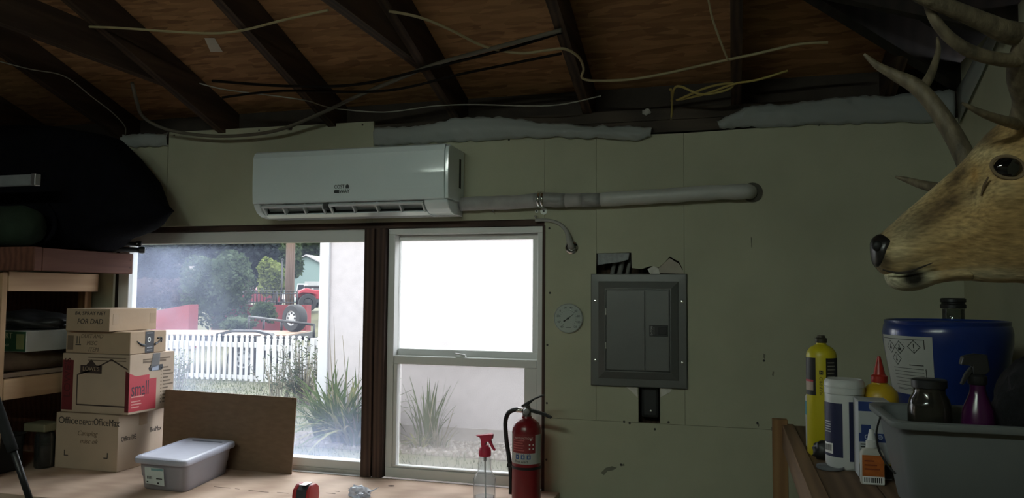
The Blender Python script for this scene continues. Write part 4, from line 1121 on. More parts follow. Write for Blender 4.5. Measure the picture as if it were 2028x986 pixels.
# ---- breaker panel
ep_ = thing('breaker_panel', 'grey steel breaker panel fixed to the drywall', 'breaker panel', (-.345, -.02, 1.25))
pgrey = M('panel_grey', (.135, .138, .132), .42, .25, vary=.05, scale=9)
X0, X1, Z0, Z1 = -.529, -.161, 1.247, 1.682
def rect(i, y): return [Vector((X0+i, y, Z0+i)), Vector((X1-i, y, Z0+i)), Vector((X1-i, y, Z1-i)), Vector((X0+i, y, Z1-i))]
loft('trim_plate', [rect(0, -.0015), rect(0, -.011), rect(.004, -.014), rect(.030, -.015), rect(.034, -.018), rect(.058, -.030), rect(.061, -.030), rect(.063, -.026)], pgrey, ep_, False, True, False)
bx = box('enclosure', (X0+.03, .013, Z0+.03), (X1-.03, .074, Z1-.03), pgrey, ep_)
dxs = X0+.066+(X1-X0-.132)*.62
dr = box('door', (X0+.065, -.0320, Z0+.065), (dxs-.0012, -.0262, Z1-.065), pgrey, ep_, .001)
box('door', (dxs+.0012, -.0322, Z0+.065), (X1-.065, -.0262, Z1-.065), pgrey, ep_, .001)
for z in (1.535, 1.405): box('hinge', (X0+.0605, -.0335, z-.013), (X0+.0645, -.0305, z+.013), chrome, ep_)
for (x, z) in ((X0+.018, 1.575), (X1-.018, 1.575), (X0+.018, 1.345), (X1-.018, 1.345)):
    lathe('screw_head', [(0, .003), (.005, .002), (.006, 0)], (x, -.0148, z), chrome, ep_, 12, Vector((0, -1, 0)))
lx_ = oy(1305, 655, -.033)
box('latch_plate', (lx_.x-.036, -.0345, lx_.z-.021), (lx_.x+.034, -.0322, lx_.z+.021), black, ep_, .001)
text('lettering', 'EATON', .0105, (lx_.x-.027, -.0348, lx_.z), M('label_pale', (.42, .42, .40), .6), ep_, roll=R(90))
text('lettering', 'CUTLER-HAMMER', .0036, (lx_.x-.018, -.0348, lx_.z), MATS['label_pale'], ep_, roll=R(90))
box('latch_finger', (lx_.x-.002, -.0375, lx_.z-.014), (lx_.x+.030, -.0346, lx_.z+.014), M('latch_black', (.006, .006, .006), .35), ep_, .001)
# ---- dial thermometer
tc_ = oy(1126, 630, -.002)
th = thing('wall_thermometer', 'round dial thermometer on the wall beside the window', 'thermometer', tc_)
rT = .0585
lathe('case', [(rT, 0), (rT, .010), (rT-.003, .013), (rT-.0035, .010), (0, .010)], (tc_.x, -.0005, tc_.z), M('dial_case', (.40, .42, .40), .4), th, 40, Vector((0, -1, 0)))
lathe('dial', [(rT-.0045, 0), (rT-.0045, .0008), (0, .0008)], (tc_.x, -.0108, tc_.z), M('dial_white', (.46, .48, .46), .6, vary=.03), th, 36, Vector((0, -1, 0)))
dg = M('dial_print', (.045, .045, .045), .7)
nums = ['-60', '-40', '-20', '0', '20', '40', '60', '80', '100', '120']
for i, s in enumerate(nums):
    a = R(232-i*31.5)
    text('numeral', s, .0115, (tc_.x+.043*math.cos(a), -.0119, tc_.z+.043*math.sin(a)), dg, th)
for i in range(37):
    a = R(232-i*7.875); r1, r2 = .031, (.035 if i % 4 == 0 else .033)
    c_, s_ = math.cos(a), math.sin(a); tx_, tz_ = -s_*.0007, c_*.0007
    if i % 2 == 0: prism('tick', [(tc_.x+r1*c_-tx_, tc_.z+r1*s_-tz_), (tc_.x+r2*c_-tx_, tc_.z+r2*s_-tz_), (tc_.x+r2*c_+tx_, tc_.z+r2*s_+tz_), (tc_.x+r1*c_+tx_, tc_.z+r1*s_+tz_)], 'y', -.0121, -.0117, dg, th)
a = R(37); c_, s_ = math.cos(a), math.sin(a)
def rp(l, w_): return (tc_.x+l*c_-w_*s_, tc_.z+l*s_+w_*c_)
prism('needle', [rp(-.022, -.0035), rp(-.008, -.0015), rp(.030, -.0006), rp(.030, .0006), rp(-.008, .0015), rp(-.022, .0035)], 'y', -.0140, -.0132, dg, th)
lathe('hub', [(.004, 0), (.004, .003), (0, .004)], (tc_.x, -.0118, tc_.z), dg, th, 14, Vector((0, -1, 0)))
box('dial_mark', (tc_.x-.010, -.0121, tc_.z-.037), (tc_.x+.012, -.0117, tc_.z-.035), dg, th)
lathe('lens', [(rT-.004, .0), (rT*.75, .004), (rT*.4, .0062), (0, .007)], (tc_.x, -.0150, tc_.z), clear('lens_plastic', (.97, .98, .97), .14, .0, rough=.04), th, 36, Vector((0, -1, 0)))

# ---- cables strung below the roof
def cable(name, pts, r, mat, label, grp='loose cables under the roof', k=7):
    P = []
    for u, v, y in pts:                 # kept just under the rafters
        d_ = ray(u, v); t1_ = (y-CAM.y)/d_.y; t2_ = (ZP-SL*CAM.y-r-.004-CAM.z)/(d_.z+SL*d_.y) if d_.z+SL*d_.y > 0 else 99
        P.append(CAM+d_*min(t1_, t2_))
    o = tube(name, P, r, mat, None, 7, k)
    return tag(o, label, 'cable', grp)
romex = M('cream_cable', (.30, .245, .13), .55, vary=.1)
grc = M('grey_brown_cable', (.11, .095, .07), .6, vary=.1)
dkc = M('dark_cable', (.010, .007, .006), .9, spec=.1)
thinw = M('pale_thin_wire', (.28, .27, .23), .5)
yel = M('yellow_cable', (.34, .26, .07), .55, vary=.1)
cable('cable', [(770, 22, -.55), (830, 34, -.50), (890, 58, -.42), (960, 92, -.36), (1030, 105, -.34), (1085, 99, -.33), (1118, 97, -.32), (1145, 112, -.30), (1156, 135, -.28), (1153, 154, -.25), (1180, 160, -.24),
                (1250, 157, -.24), (1330, 143, -.25), (1400, 127, -.27), (1500, 106, -.30), (1580, 88, -.32), (1640, 84, -.34)], .0050, romex, 'cream cable looping from the rafters across to the deer antlers')
cable('cable', [(120, 52, -.75), (230, 55, -.70), (330, 62, -.66), (420, 66, -.62), (480, 60, -.60), (560, 40, -.58), (650, 20, -.56)], .0045, romex, 'thin cream cable across the roof bays above the paper tag')
cable('cable', [(262, 165, -.42), (272, 205, -.30), (285, 233, -.20), (330, 256, -.11), (400, 268, -.08), (470, 269, -.07), (550, 258, -.08), (630, 227, -.12), (700, 194, -.20), (780, 160, -.30), (860, 128, -.36), (960, 100, -.40), (1112, 60, -.44)], .0078, grc,
      'thick brown grey cable sagging in front of the wall top')
cable('cable', [(395, 165, -.3), (450, 178, -.26), (560, 192, -.20), (610, 200, -.17), (660, 214, -.15), (760, 222, -.13), (860, 210, -.13), (940, 207, -.13), (1090, 209, -.13), (1190, 190, -.14)], .0026, thinw,
      'thin pale wire sagging along the wall plate')
cable('cable', [(420, 160, -.45), (560, 170, -.40), (700, 168, -.38), (830, 140, -.38), (1000, 98, -.38), (1112, 64, -.38)], .0055, dkc, 'dark cable stapled under the rafters')
cable('cable', [(440, 193, -.38), (560, 180, -.35), (760, 180, -.33), (920, 145, -.32), (1112, 106, -.32)], .0050, dkc, 'second dark cable running lower under the rafters')
cable('cable', [(0, 122, -.5), (60, 137, -.45), (128, 151, -.40), (180, 190, -.3), (225, 225, -.2), (247, 250, -.12), (248, 268, -.06)], .0025, thinw, 'thin wire drooping down to the dark corner')
cable('cable', [(1330, 200, .02), (1336, 175, -.06), (1350, 172, -.12), (1390, 187, -.16), (1440, 178, -.18), (1450, 165, -.18), (1405, 172, -.16), (1360, 190, -.12), (1342, 198, -.08)], .0045, yel, 'yellow cable looped above the wall plate')
cable('cable', [(1340, 198, .02), (1358, 195, -.10), (1400, 185, -.16), (1455, 166, -.20), (1500, 158, -.24), (1560, 140, -.28)], .0042, yel, 'yellow cable trailing right from the loop')
cable('cable', [(1328, 245, .02), (1331, 215, .0), (1330, 180, -.05), (1326, 178, -.05)], .0042, yel, 'yellow cable end rising from the gap behind the wall')
cable('cable', [(1403, 0, -.6), (1412, 40, -.55), (1428, 85, -.50), (1442, 120, -.45)], .0035, romex, 'thin cream wire hanging straight down beside a rafter')
# scrap of paper on the plate
sp2 = oy(1280, 222, .006)
vv, ff = blobgeo(sp2, (.016, .008, .012), 2, .5, 2.5, 3)
tag(mesh('paper_scrap', vv, ff, M('scrap_white', (.42, .40, .36), .9), None), 'small white scrap stuck on the wall plate', 'scrap')

# ================================================================== SHELF AND THINGS AT THE RIGHT
DZ = 1.18
rs = thing('side_shelf', 'narrow brown timber shelf along the wall below the deer head', 'shelf', (.48, -1.2, 0))
dkp = wood('shelf_boards', (.10, .062, .036), (.17, .105, .062), (22, 2.0, 22), .75)
shp = wood('shelf_post', (.20, .105, .045), (.30, .165, .075), (22, 22, 2.0), .7)
for k in range(5):
    a = .193+k*.117
    box('shelf_board', (a, -2.05, DZ-.02), (min(a+.1145, XR-.003), -.32, DZ), dkp, rs, .001)
box('edge_rail', (.155, -2.05, DZ-.070), (.1925, -.33, DZ+.006), wood('edge_wood', (.155, .09, .048), (.24, .145, .08), (22, 2.0, 22), .75), rs, .002)
pp = oy(1539, 826, -.33)
box('post', (.125, -.360, 0), (.172, -.322, DZ+.022), shp, rs, .002)
for (x, y) in ((.155, -2.02), (XR-.05, -.34), (XR-.05, -2.02)):
    box('post', (x, y, 0), (x+.04, y+.04, DZ-.0205), shp, rs, .002)
box('cross_rail', (.17, -.357, DZ-.11), (XR-.01, -.322, DZ-.0205), dkp, rs, .002)
box('cross_rail', (.195, -2.045, DZ-.11), (XR-.01, -2.015, DZ-.0205), dkp, rs, .002)

# ---- yellow torch gas cylinder
yc = M('gas_yellow', (.52, .44, .015), .4, vary=.04)
tp_ = Vector((.2305, -.79, DZ))
tq = thing('gas_cylinder', 'yellow torch gas cylinder with black label panels on the shelf', 'gas cylinder', tp_)
rt = .0385
lathe('cylinder', [(rt-.006, .0005), (rt, .008), (rt, .262), (rt-.002, .272), (rt-.010, .283), (.016, .290), (.0125, .292), (.0125, .300), (0, .300)], tp_, yc, tq, 32)
lathe('valve_cap', [(.0125, .296), (.015, .297), (.015, .308), (.011, .310), (.009, .316), (0, .316)], tp_, M('valve_dark', (.05, .045, .03), .5, .5), tq, 18)
tca = math.atan2(CAM.y-tp_.y, CAM.x-tp_.x)
fr2 = lambda z: rt
lblk = M('label_black', (.016, .016, .014), .5)
for a0, a1 in ((-1.5, -.38), (.28, 1.45)): cylpatch('label_panel', tp_, fr2, tca+a0, tca+a1, DZ+.160, DZ+.258, lblk, tq, 14)
cylpatch('label_patch', tp_, fr2, tca-1.35, tca-.55, DZ+.172, DZ+.195, M('pale_label', (.38, .30, .24), .6), tq, 8, .0012)
cylpatch('label_patch', tp_, fr2, tca-1.35, tca-.55, DZ+.195, DZ+.200, redp, tq, 8, .0012)
for k in range(8): cylpatch('print_line', tp_, fr2, tca+.38, tca+.9+.06*(k % 3), DZ+.245-.009*k, DZ+.2475-.009*k, M('fine_print', (.22, .21, .17), .6), tq, 6, .0012)
cylpatch('symbol', tp_, fr2, tca-.15, tca+.10, DZ+.215, DZ+.226, lblk, tq, 5, .0008)
wraptext('lettering', 'H', .010, tp_, rt+.0008, tca-.03, DZ+.2205, yc, tq)
wraptext('lettering', 'MAP-PRO', .0115, tp_, rt, tca-.03, DZ+.185, M('olive_ink', (.12, .10, .01), .6), tq, roll=R(90))
# ---- small spray can behind the cylinder
sc_ = thing('small_can', 'small can with a blue label behind the yellow cylinder', 'can', (.196+.03, -.68, DZ))
lathe('can', [(.022, .0005), (.024, .004), (.024, .14), (.018, .15), (.010, .154), (.010, .165), (0, .165)], (.222, -.68, DZ), M('can_white', (.45, .47, .47), .4), sc_, 22)
lathe('can_label', [(.0243, .09), (.0246, .09), (.0246, .128), (.0243, .128)], (.222, -.68, DZ), M('cyan_print', (.05, .26, .34), .5), sc_, 22)
# ---- wipes tub
wp = Vector((.268, -.925, DZ))
wt = thing('wipes_canister', 'white wipes canister with dark blue label on the shelf', 'canister', wp)
wm = M('canister_white', (.56, .57, .56), .4, vary=.02)
rw = .0455
lathe('canister', [(rw-.004, .0005), (rw, .008), (rw, .176), (rw-.0005, .180), (0, .180)], wp, wm, wt, 36)
lathe('lid', [(rw+.0012, .181), (rw+.0012, .206), (rw-.001, .213), (rw-.005, .216), (rw-.008, .2145), (0, .2145)], wp, wm, wt, 36)
lathe('lid_ridge', [(rw+.0013, .196), (rw+.002, .1965), (rw+.002, .199), (rw+.0013, .1995)], wp, wm, wt, 36)
wca = math.atan2(CAM.y-wp.y, CAM.x-wp.x)
navy = M('navy_print', (.012, .016, .06), .5, vary=.1)
fr3 = lambda z: rw
cylpatch('label', wp, fr3, wca-1.5, wca-.10, DZ+.030, DZ+.160, navy, wt, 16)
cylpatch('label', wp, fr3, wca+.22, wca+1.5, DZ+.022, DZ+.165, navy, wt, 14)
for k in range(5): cylpatch('print_line', wp, fr3, wca-1.25, wca-.75, DZ+.112-.006*k, DZ+.1145-.006*k, M('fine_pale_print', (.36, .38, .42), .6), wt, 5, .0012)
cylpatch('barcode_panel', wp, fr3, wca-1.28, wca-.62, DZ+.037, DZ+.062, white_p, wt, 6, .0012)
for k in range(8): cylpatch('barcode', wp, fr3, wca-1.2+.065*k, wca-1.165+.065*k, DZ+.043, DZ+.058, black_p, wt, 2, .0018)
# ---- blue and white carton standing upside down
bxw = thing('glove_box', 'blue and white carton standing upside down behind the glue bottle', 'box', (.315, -1.00, DZ))
bx0, bx1, by0, by1, bh = .282, .352, -1.045, -.965, .178
cw = M('carton_white', (.42, .44, .45), .6, vary=.03)
cbm = M('carton_blue', (.015, .04, .17), .55, vary=.06)
box('carton_body', (bx0, by0, DZ+.0008), (bx1, by1, DZ+bh), cw, bxw, .002)
for (a, b) in ((.155, .177), (.085, .105)): box('blue_band', (bx0+.0005, by0-.0006, DZ+a), (bx1-.0005, by0-.0001, DZ+b), cbm, bxw)
box('blue_patch', (bx0+.006, by0-.0006, DZ+.105), (bx0+.026, by0-.0001, DZ+.124), cbm, bxw)
box('black_band', (bx0+.0005, by0-.0006, DZ+.004), (bx1-.0005, by0-.0001, DZ+.034), lblk, bxw)
box('yellow_line', (bx0+.0005, by0-.0008, DZ+.034), (bx1-.0005, by0-.0001, DZ+.037), yc, bxw)
text('lettering', 'elco', .024, (bx0+.032, by0-.0009, DZ+.0945), M('pale_blue_print', (.40, .44, .55), .6), bxw, roll=R(180))
for k in range(4): box('print_line', (bx0+.004, by0-.0006, DZ+.060+.006*k), (bx0+.032, by0-.0001, DZ+.0625+.006*k), lblk, bxw)
text('lettering', 'BAR', .016, (bx0+.016, by0-.0012, DZ+.020), M('pale_label', (.38, .30, .24)), bxw, roll=R(180))
# ---- glue bottle
gl_ = Vector((.302, -1.092, DZ))
gt = thing('glue_bottle', 'small glue bottle with orange label and white nozzle', 'bottle', gl_)
def sq(cx, cy, hx_, hy_, z, rad=.006, n=3):
    out = []
    for sx, sy, a0 in ((1, 1, 0), (-1, 1, 90), (-1, -1, 180), (1, -1, 270)):
        for k in range(n+1):
            a = R(a0+90*k/n); out.append(Vector((cx+sx*(hx_-rad)+rad*math.cos(a), cy+sy*(hy_-rad)+rad*math.sin(a), z)))
    return out
gx, gy = gl_.x, gl_.y
loft('bottle', [sq(gx, gy, .0235, .013, DZ+.0008), sq(gx, gy, .0245, .014, DZ+.004), sq(gx, gy, .0245, .014, DZ+.068), sq(gx, gy, .020, .012, DZ+.076), sq(gx, gy, .013, .010, DZ+.079), sq(gx, gy, .013, .010, DZ+.081)], M('glue_white', (.42, .41, .36), .4), gt)
lathe('cap', [(.0125, .0812), (.0125, .096), (.009, .098), (.005, .120), (.003, .122), (0, .122)], gl_, wm, gt, 18)
box('label', (gx-.0225, gy-.0148, DZ+.020), (gx+.0225, gy-.0141, DZ+.066), M('orange_print', (.40, .105, .015), .5, vary=.2, scale=60), gt)
for k in range(3): box('print_line', (gx-.018, gy-.0152, DZ+.034+.009*k), (gx+.014-.006*k, gy-.0148, DZ+.037+.009*k), M('rust_print', (.22, .04, .01), .6), gt)
box('barcode_panel', (gx-.0225, gy-.0148, DZ+.003), (gx+.0225, gy-.0141, DZ+.0195), white_p, gt)
for k in range(9): box('barcode', (gx-.019+.0043*k, gy-.0153, DZ+.006), (gx-.0168+.0043*k, gy-.0148, DZ+.017), black_p, gt)
# ---- yellow bottle with red spout
yp = Vector((.352, -.905, DZ))
yb_ = thing('yellow_bottle', 'yellow bottle with a red spout behind the blue carton', 'bottle', yp)
lathe('bottle', [(.040, .0005), (.043, .006), (.043, .170), (.040, .186), (.028, .200), (.019, .205), (.018, .208), (0, .208)], yp, M('bottle_yellow', (.55, .36, .02), .4, vary=.03), yb_, 30)
rdc = M('spout_red', (.36, .025, .015), .4)
lathe('cap', [(.0185, .2085), (.0195, .2095), (.0195, .224), (.014, .228), (.009, .25), (.004, .272), (0, .273)], yp, rdc, yb_, 22)
# ---- blue drum
dp = Vector((.535, -.77, DZ))
dm_ = thing('blue_drum', 'blue plastic drum with a white hazard label on the shelf', 'drum', dp)
dprof = [(.095, .001), (.100, .008), (.118, .12), (.131, .20), (.142, .265), (.148, .305), (.149, .330), (.146, .347), (.1435, .350), (.1445, .354), (.1445, .359), (.140, .361), (.136, .356), (0, .353)]
blu = M('drum_blue', (.010, .028, .155), .28, vary=.06, coat=.2)
lathe('drum', dprof, dp, blu, dm_, 48)
def rdr(z):
    z -= DZ
    for (ra, za), (rb_, zb_) in zip(dprof[:8], dprof[1:9]):
        if za <= z <= zb_: return ra+(rb_-ra)*(z-za)/(zb_-za)
    return .14
dca = math.atan2(CAM.y-dp.y, CAM.x-dp.x)
lw_ = M('hazard_label', (.44, .45, .42), .5, vary=.03)
cylpatch('hazard_label', dp, rdr, dca-1.32, dca-.20, DZ+.175, DZ+.322, lw_, dm_, 24, .0010)
def dpt(a, z, off=.0018): r = rdr(DZ+z)+off; return Vector((dp.x+r*math.cos(dca+a), dp.y+r*math.sin(dca+a), DZ+z))
def quad(name, a0, a1, z0_, z1_, m, off=.0018):
    n_ = max(1, int(abs(a1-a0)/.07)); A_ = [a0+(a1-a0)*i/n_ for i in range(n_+1)]
    mesh(name, [dpt(a, z0_, off) for a in A_]+[dpt(a, z1_, off) for a in A_], [(i, i+1, n_+2+i, n_+1+i) for i in range(n_)], m, dm_)
for (a, z) in ((-1.00, .293), (-.78, .293), (-.50, .296), (-.88, .264)):
    s1, s2 = .017, .0145; k1, k2 = s1/.145, s2/.145
    out_ = [dpt(a-k1, z), dpt(a, z-s1), dpt(a+k1, z), dpt(a, z+s1)]; in_ = [dpt(a-k2, z), dpt(a, z-s2), dpt(a+k2, z), dpt(a, z+s2)]
    mesh('hazard_diamond', out_+in_, [(i, (i+1) % 4, 4+(i+1) % 4, 4+i) for i in range(4)], lblk, dm_)
sy = lblk
quad('flame_symbol', -1.028, -.975, .287, .292, sy); mesh('flame_symbol', [dpt(-1.02, .291), dpt(-.98, .291), dpt(-1.0, .302)], [(0, 1, 2)], sy, dm_)
quad('health_symbol', -.815, -.745, .285, .292, sy); quad('health_symbol', -.792, -.768, .293, .301, sy)
quad('warning_symbol', -.508, -.492, .292, .304, sy); quad('warning_symbol', -.508, -.492, .285, .289, sy)
quad('fish_symbol', -.905, -.865, .258, .262, sy); quad('fish_symbol', -.895, -.885, .262, .272, sy)
for k in range(7): quad('print_line', -1.0+.03*(k > 5), -.36, .240-.0085*k, .2415-.0085*k, M('label_grey_print', (.12, .12, .115), .6))
quad('print_line', -.62, -.36, .249, .2512, lblk)
quad('label_border', -1.25, -.33, .313, .3145, lblk); quad('label_border', -.335, -.322, .185, .3145, lblk)
for k in range(5): quad('print_line', -1.0, -.55, .186-.0001*k+.0, .1875, M('label_grey_print', (.12, .12, .115))) if k == 0 else None
# ---- glass jug with ring cap standing behind the drum
jp = Vector((.64, -.42, DZ))
jg = thing('glass_jug', 'tall clear jug with black ring cap showing above the drum', 'jug', jp)
cg = clear('jug_glass', (.62, .64, .60), .35, .08, (.5, .5, .48), .06)
lathe('jug', [(.070, .001), (.075, .008), (.075, .25), (.066, .29), (.040, .33), (.030, .35), (.030, .385), (.027, .385), (.027, .35), (.037, .328), (.063, .288), (.072, .25), (.072, .01), (0, .008)], jp, cg, jg, 32)
lathe('ring_cap', [(.031, .386), (.0345, .388), (.0345, .398), (.031, .401), (.031, .404), (.0345, .406), (.0345, .415), (.030, .418), (0, .418)], jp, black, jg, 28)

# ---- grey tub and what stands in it
tub = thing('grey_tub', 'grey plastic wash tub on the shelf under the deer head', 'tub', (.52, -1.27, DZ))
tgm = M('tub_grey', (.155, .170, .172), .5, vary=.05, scale=6)
TX0, TX1, TY0, TY1, TZ = .287, .755, -1.415, -1.125, DZ+.188
def trc(inset, z, rad=.035): return sq((TX0+TX1)/2, (TY0+TY1)/2, (TX1-TX0)/2-inset, (TY1-TY0)/2-inset, z, rad, 5)
loft('tub_shell', [trc(.050, DZ+.001), trc(.046, DZ+.006), trc(.018, TZ-.022), trc(.016, TZ-.014), trc(.002, TZ-.014), trc(0, TZ-.010), trc(0, TZ-.002), trc(.003, TZ), trc(.014, TZ), trc(.020, TZ-.004), trc(.022, TZ-.02), trc(.049, DZ+.009), trc(.053, DZ+.006)], tgm, tub)
hp_ = [at(1737, 826, 1.52), at(1736, 860, 1.50), at(1739, 895, 1.50), at(1750, 925, 1.49), at(1763, 938, 1.48)]
tube('wire_handle', [Vector((TX0-.001, -1.30, TZ-.008)), Vector((TX0-.008, -1.295, TZ-.04)), Vector((TX0-.004, -1.295, TZ-.075)), Vector((TX0+.012, -1.30, TZ-.105)), Vector((TX0+.024, -1.305, TZ-.118))], .0022, black, tub, 7, 6)
TB = DZ+.0095
j2 = thing('lidded_jar', 'clear jar with black lid standing in the grey tub', 'jar', (.395, -1.265, TB))
jq = Vector((.382, -1.27, TB))
lathe('jar_body', [(.036, .001), (.040, .006), (.040, .190), (.036, .206), (.029, .218), (.029, .228), (.026, .228), (.026, .218), (.033, .204), (.037, .19), (.037, .008), (0, .006)], jq, clear('brownish_jar', (.50, .47, .42), .3, .18, (.20, .19, .16), .1), j2, 28)
lathe('lid', [(.030, .2282), (.0325, .2295), (.0325, .244), (.030, .246), (0, .246)], jq, black, j2, 28)
lathe('contents', [(0, .009), (.035, .01), (.035, .13), (0, .132)], jq, M('jar_powder', (.10, .09, .07), .8, vary=.3), j2, 22)
p2 = Vector((.458, -1.31, TB))
ps_ = thing('purple_spray_bottle', 'purple spray bottle with black trigger in the grey tub', 'spray bottle', p2)
pur = M('purple_plastic', (.050, .006, .046), .22, vary=.1)
lathe('bottle', [(.028, .001), (.031, .006), (.031, .16), (.027, .195), (.016, .222), (.0135, .232), (.0135, .242), (0, .242)], p2, pur, ps_, 26)
lathe('collar', [(.0155, .2425), (.0165, .244), (.0165, .258), (.012, .262), (0, .262)], p2, black, ps_, 20)
prism('spray_head', [(p2.x-.030, TB+.280), (p2.x-.026, TB+.296), (p2.x-.004, TB+.302), (p2.x+.016, TB+.300), (p2.x+.020, TB+.270), (p2.x+.012, TB+.262), (p2.x-.010, TB+.262), (p2.x-.010, TB+.278)], 'y', p2.y-.010, p2.y+.010, black, ps_, .002, 2)
prism('trigger', [(p2.x-.012, TB+.276), (p2.x-.022, TB+.262), (p2.x-.030, TB+.242), (p2.x-.026, TB+.240), (p2.x-.016, TB+.256), (p2.x-.008, TB+.268)], 'y', p2.y-.006, p2.y+.006, black, ps_, .001, 1)
bh_ = thing('fuzzy_hat', 'black fuzzy knit hat heaped in the grey tub', 'hat', (.58, -1.27, TB))
vv, ff = blobgeo((.585, -1.265, TB+.15), (.098, .095, .150), 4, .10, 4.0, 2)
vv = [v+Vector((noise.noise(v*90), noise.noise(v*90+Vector((9, 0, 0))), noise.noise(v*90+Vector((0, 9, 0)))))*.006 for v in vv]
vv = [Vector((v.x, v.y, max(v.z, TB+.002))) for v in vv]
mesh('knit_body', vv, ff, M('black_knit', (.006, .006, .008), .95, vary=.5, scale=120, bump=.8), bh_, True)
# ---- black tool pouch and clear disc between torch cylinder and wipes
tpz = thing('tool_pouch', 'small black and white tool pouch between cylinder and canister', 'pouch', (.24, -.88, DZ))
vv, ff = blobgeo((.228, -.868, DZ+.026), (.030, .020, .027), 3, .25, 2.5, 8)
vv = [Vector((v.x, v.y, max(v.z, DZ+.001))) for v in vv]
mesh('pouch', vv, ff, black, tpz, True)
box('white_tag', (.2335, -.893, DZ+.006), (.247, -.8905, DZ+.034), white_p, tpz, rot=Matrix.Rotation(R(18), 3, 'Y'))
for k in range(3): box('tag_line', (.236, -.8938, DZ+.012+.007*k), (.245, -.8932, DZ+.014+.007*k), black_p, tpz, rot=Matrix.Rotation(R(18), 3, 'Y'))
cdz = thing('clear_lid', 'round translucent lid lying on the shelf before the canister', 'lid', (.238, -.945, DZ))
lathe('lid', [(0, .001), (.030, .001), (.032, .003), (.032, .009), (.030, .009), (.029, .004), (0, .003)], (.2285, -.962, DZ), clear('frosted_lid', (.7, .72, .74), .3, .45, (.45, .46, .48), .25), cdz, 28)

# ================================================================== DEER HEAD
DY = -1.526
deer = thing('deer_head_mount', 'taxidermy deer head with antlers mounted on the wall', 'deer head', (XR-.02, DY, 1.72))
def dpx(u, v, y=DY): return oy(u, v, y)
# stations: (top u,v), (bottom u,v), half width in m
stn = [((1727, 482), (1729, 520), .008), ((1731, 476), (1736, 532), .020), ((1738, 468), (1747, 542), .030), ((1750, 457), (1764, 546), .036), ((1768, 441), (1785, 550), .039), ((1790, 421), (1808, 553), .041),
       ((1815, 400), (1836, 553), .043), ((1845, 374), (1864, 552), .047), ((1872, 350), (1896, 553), .053), ((1897, 328), (1925, 556), .060), ((1916, 308), (1955, 559), .067), ((1938, 281), (1985, 560), .072),
       ((1962, 257), (2015, 560), .075), ((1990, 236), (2045, 564), .077), ((2020, 212), (2080, 575), .080), ((2055, 196), (2120, 600), .088), ((2100, 196), (2165, 640), .10), ((2160, 220), (2215, 700), .115)]
SEGD = 56
prof_t = [dpx(*a) for a, b, c in stn]; prof_b = [dpx(*b) for a, b, c in stn]; wid = [c for a, b, c in stn]
# neck back to the wall
for x_, zt_, zb_, w_ in ((.66, 1.885, 1.45, .135), (.72, 1.89, 1.40, .150), (XR-.021, 1.89, 1.37, .160)):
    prof_t.append(Vector((x_, DY, zt_))); prof_b.append(Vector((x_, DY, zb_))); wid.append(w_)
ns = len(prof_t)
K = 5
def resamp(L):
    if isinstance(L[0], Vector): return smoothpts(L, K)
    P = smoothpts([Vector((v, 0, 0)) for v in L], K); return [p.x for p in P]
TT, BB, WW = resamp(prof_t), resamp(prof_b), resamp(wid)
vv = []; cols = []
def lerp3(a, b, t): t = max(0, min(1, t)); return tuple(a[i]+(b[i]-a[i])*t for i in range(3))
def sstep(a, b, x): t = max(0, min(1, (x-a)/(b-a))); return t*t*(3-2*t)
def proj(p):
    d_ = p-CAM; z_ = d_.dot(CF)
    return 1014+FPX*d_.dot(CR)/z_, 493-FPX*d_.dot(CU)/z_
N_ = len(TT)
for i in range(N_):
    s = i/(N_-1)
    c0 = (TT[i]+BB[i])/2; ax_ = (TT[i]-BB[i])/2
    sN = i/K                                # station number
    for k in range(SEGD):
        a = 2*math.pi*k/SEGD
        ca, sa = math.cos(a), math.sin(a)   # ca along the profile axis (+1 top), sa sideways
        # cross-section: narrow nasal bridge, fuller cheek, rounded jaw
        wmul = 1.0
        if ca > 0: wmul = 1.0-.30*ca**1.5*sstep(1, 4, sN)*(1-sstep(12, 15, sN))
        jaw = 1.0-.22*max(0, -ca)**2*(1-sstep(13, 16, sN))
        y_ = math.copysign(abs(sa)**.92, sa)*WW[i]*wmul*jaw
        # cheek bone swell and eye socket
        y_ += math.copysign(1, sa)*abs(sa)*(.010*math.exp(-((sN-10.5)/1.6)**2)*math.exp(-((ca-.12)/.35)**2))
        y_ -= math.copysign(1, sa)*abs(sa)*(.008*math.exp(-((sN-9.0)/.6)**2)*math.exp(-((ca-.35)/.2)**2))
        p = c0+ax_*ca+Vector((0, y_, 0))
        # groove between muzzle and lower jaw
        g_ = math.exp(-((ca+.52)/.07)**2)*(1-sstep(6.5, 8.5, sN))*sstep(2, 4, sN)
        p.y -= math.copysign(1, sa)*abs(sa)*.006*g_
        q = noise.noise(p*45)*.0012
        p.y += math.copysign(q, sa)
        vv.append(p)
ff = [(i*SEGD+k, (i+1)*SEGD+k, (i+1)*SEGD+(k+1) % SEGD, i*SEGD+(k+1) % SEGD) for i in range(N_-1) for k in range(SEGD)]
ff += [tuple(range(SEGD)), tuple((N_-1)*SEGD+k for k in range(SEGD))[::-1]]
fur, ft, fn_, fl_, fb = _new('deer_fur')
at_ = fn_.new('ShaderNodeVertexColor'); at_.layer_name = 'fur_pattern'
tcd = fn_.new('ShaderNodeTexCoord'); mpd = fn_.new('ShaderNodeMapping'); mpd.inputs['Scale'].default_value = (45, 220, 190); mpd.inputs['Rotation'].default_value = (0, R(-25), 0)
nzd = fn_.new('ShaderNodeTexNoise'); nzd.inputs['Scale'].default_value = 1.0; nzd.inputs['Detail'].default_value = 6
fl_.new(tcd.outputs['Object'], mpd.inputs['Vector']); fl_.new(mpd.outputs['Vector'], nzd.inputs['Vector'])
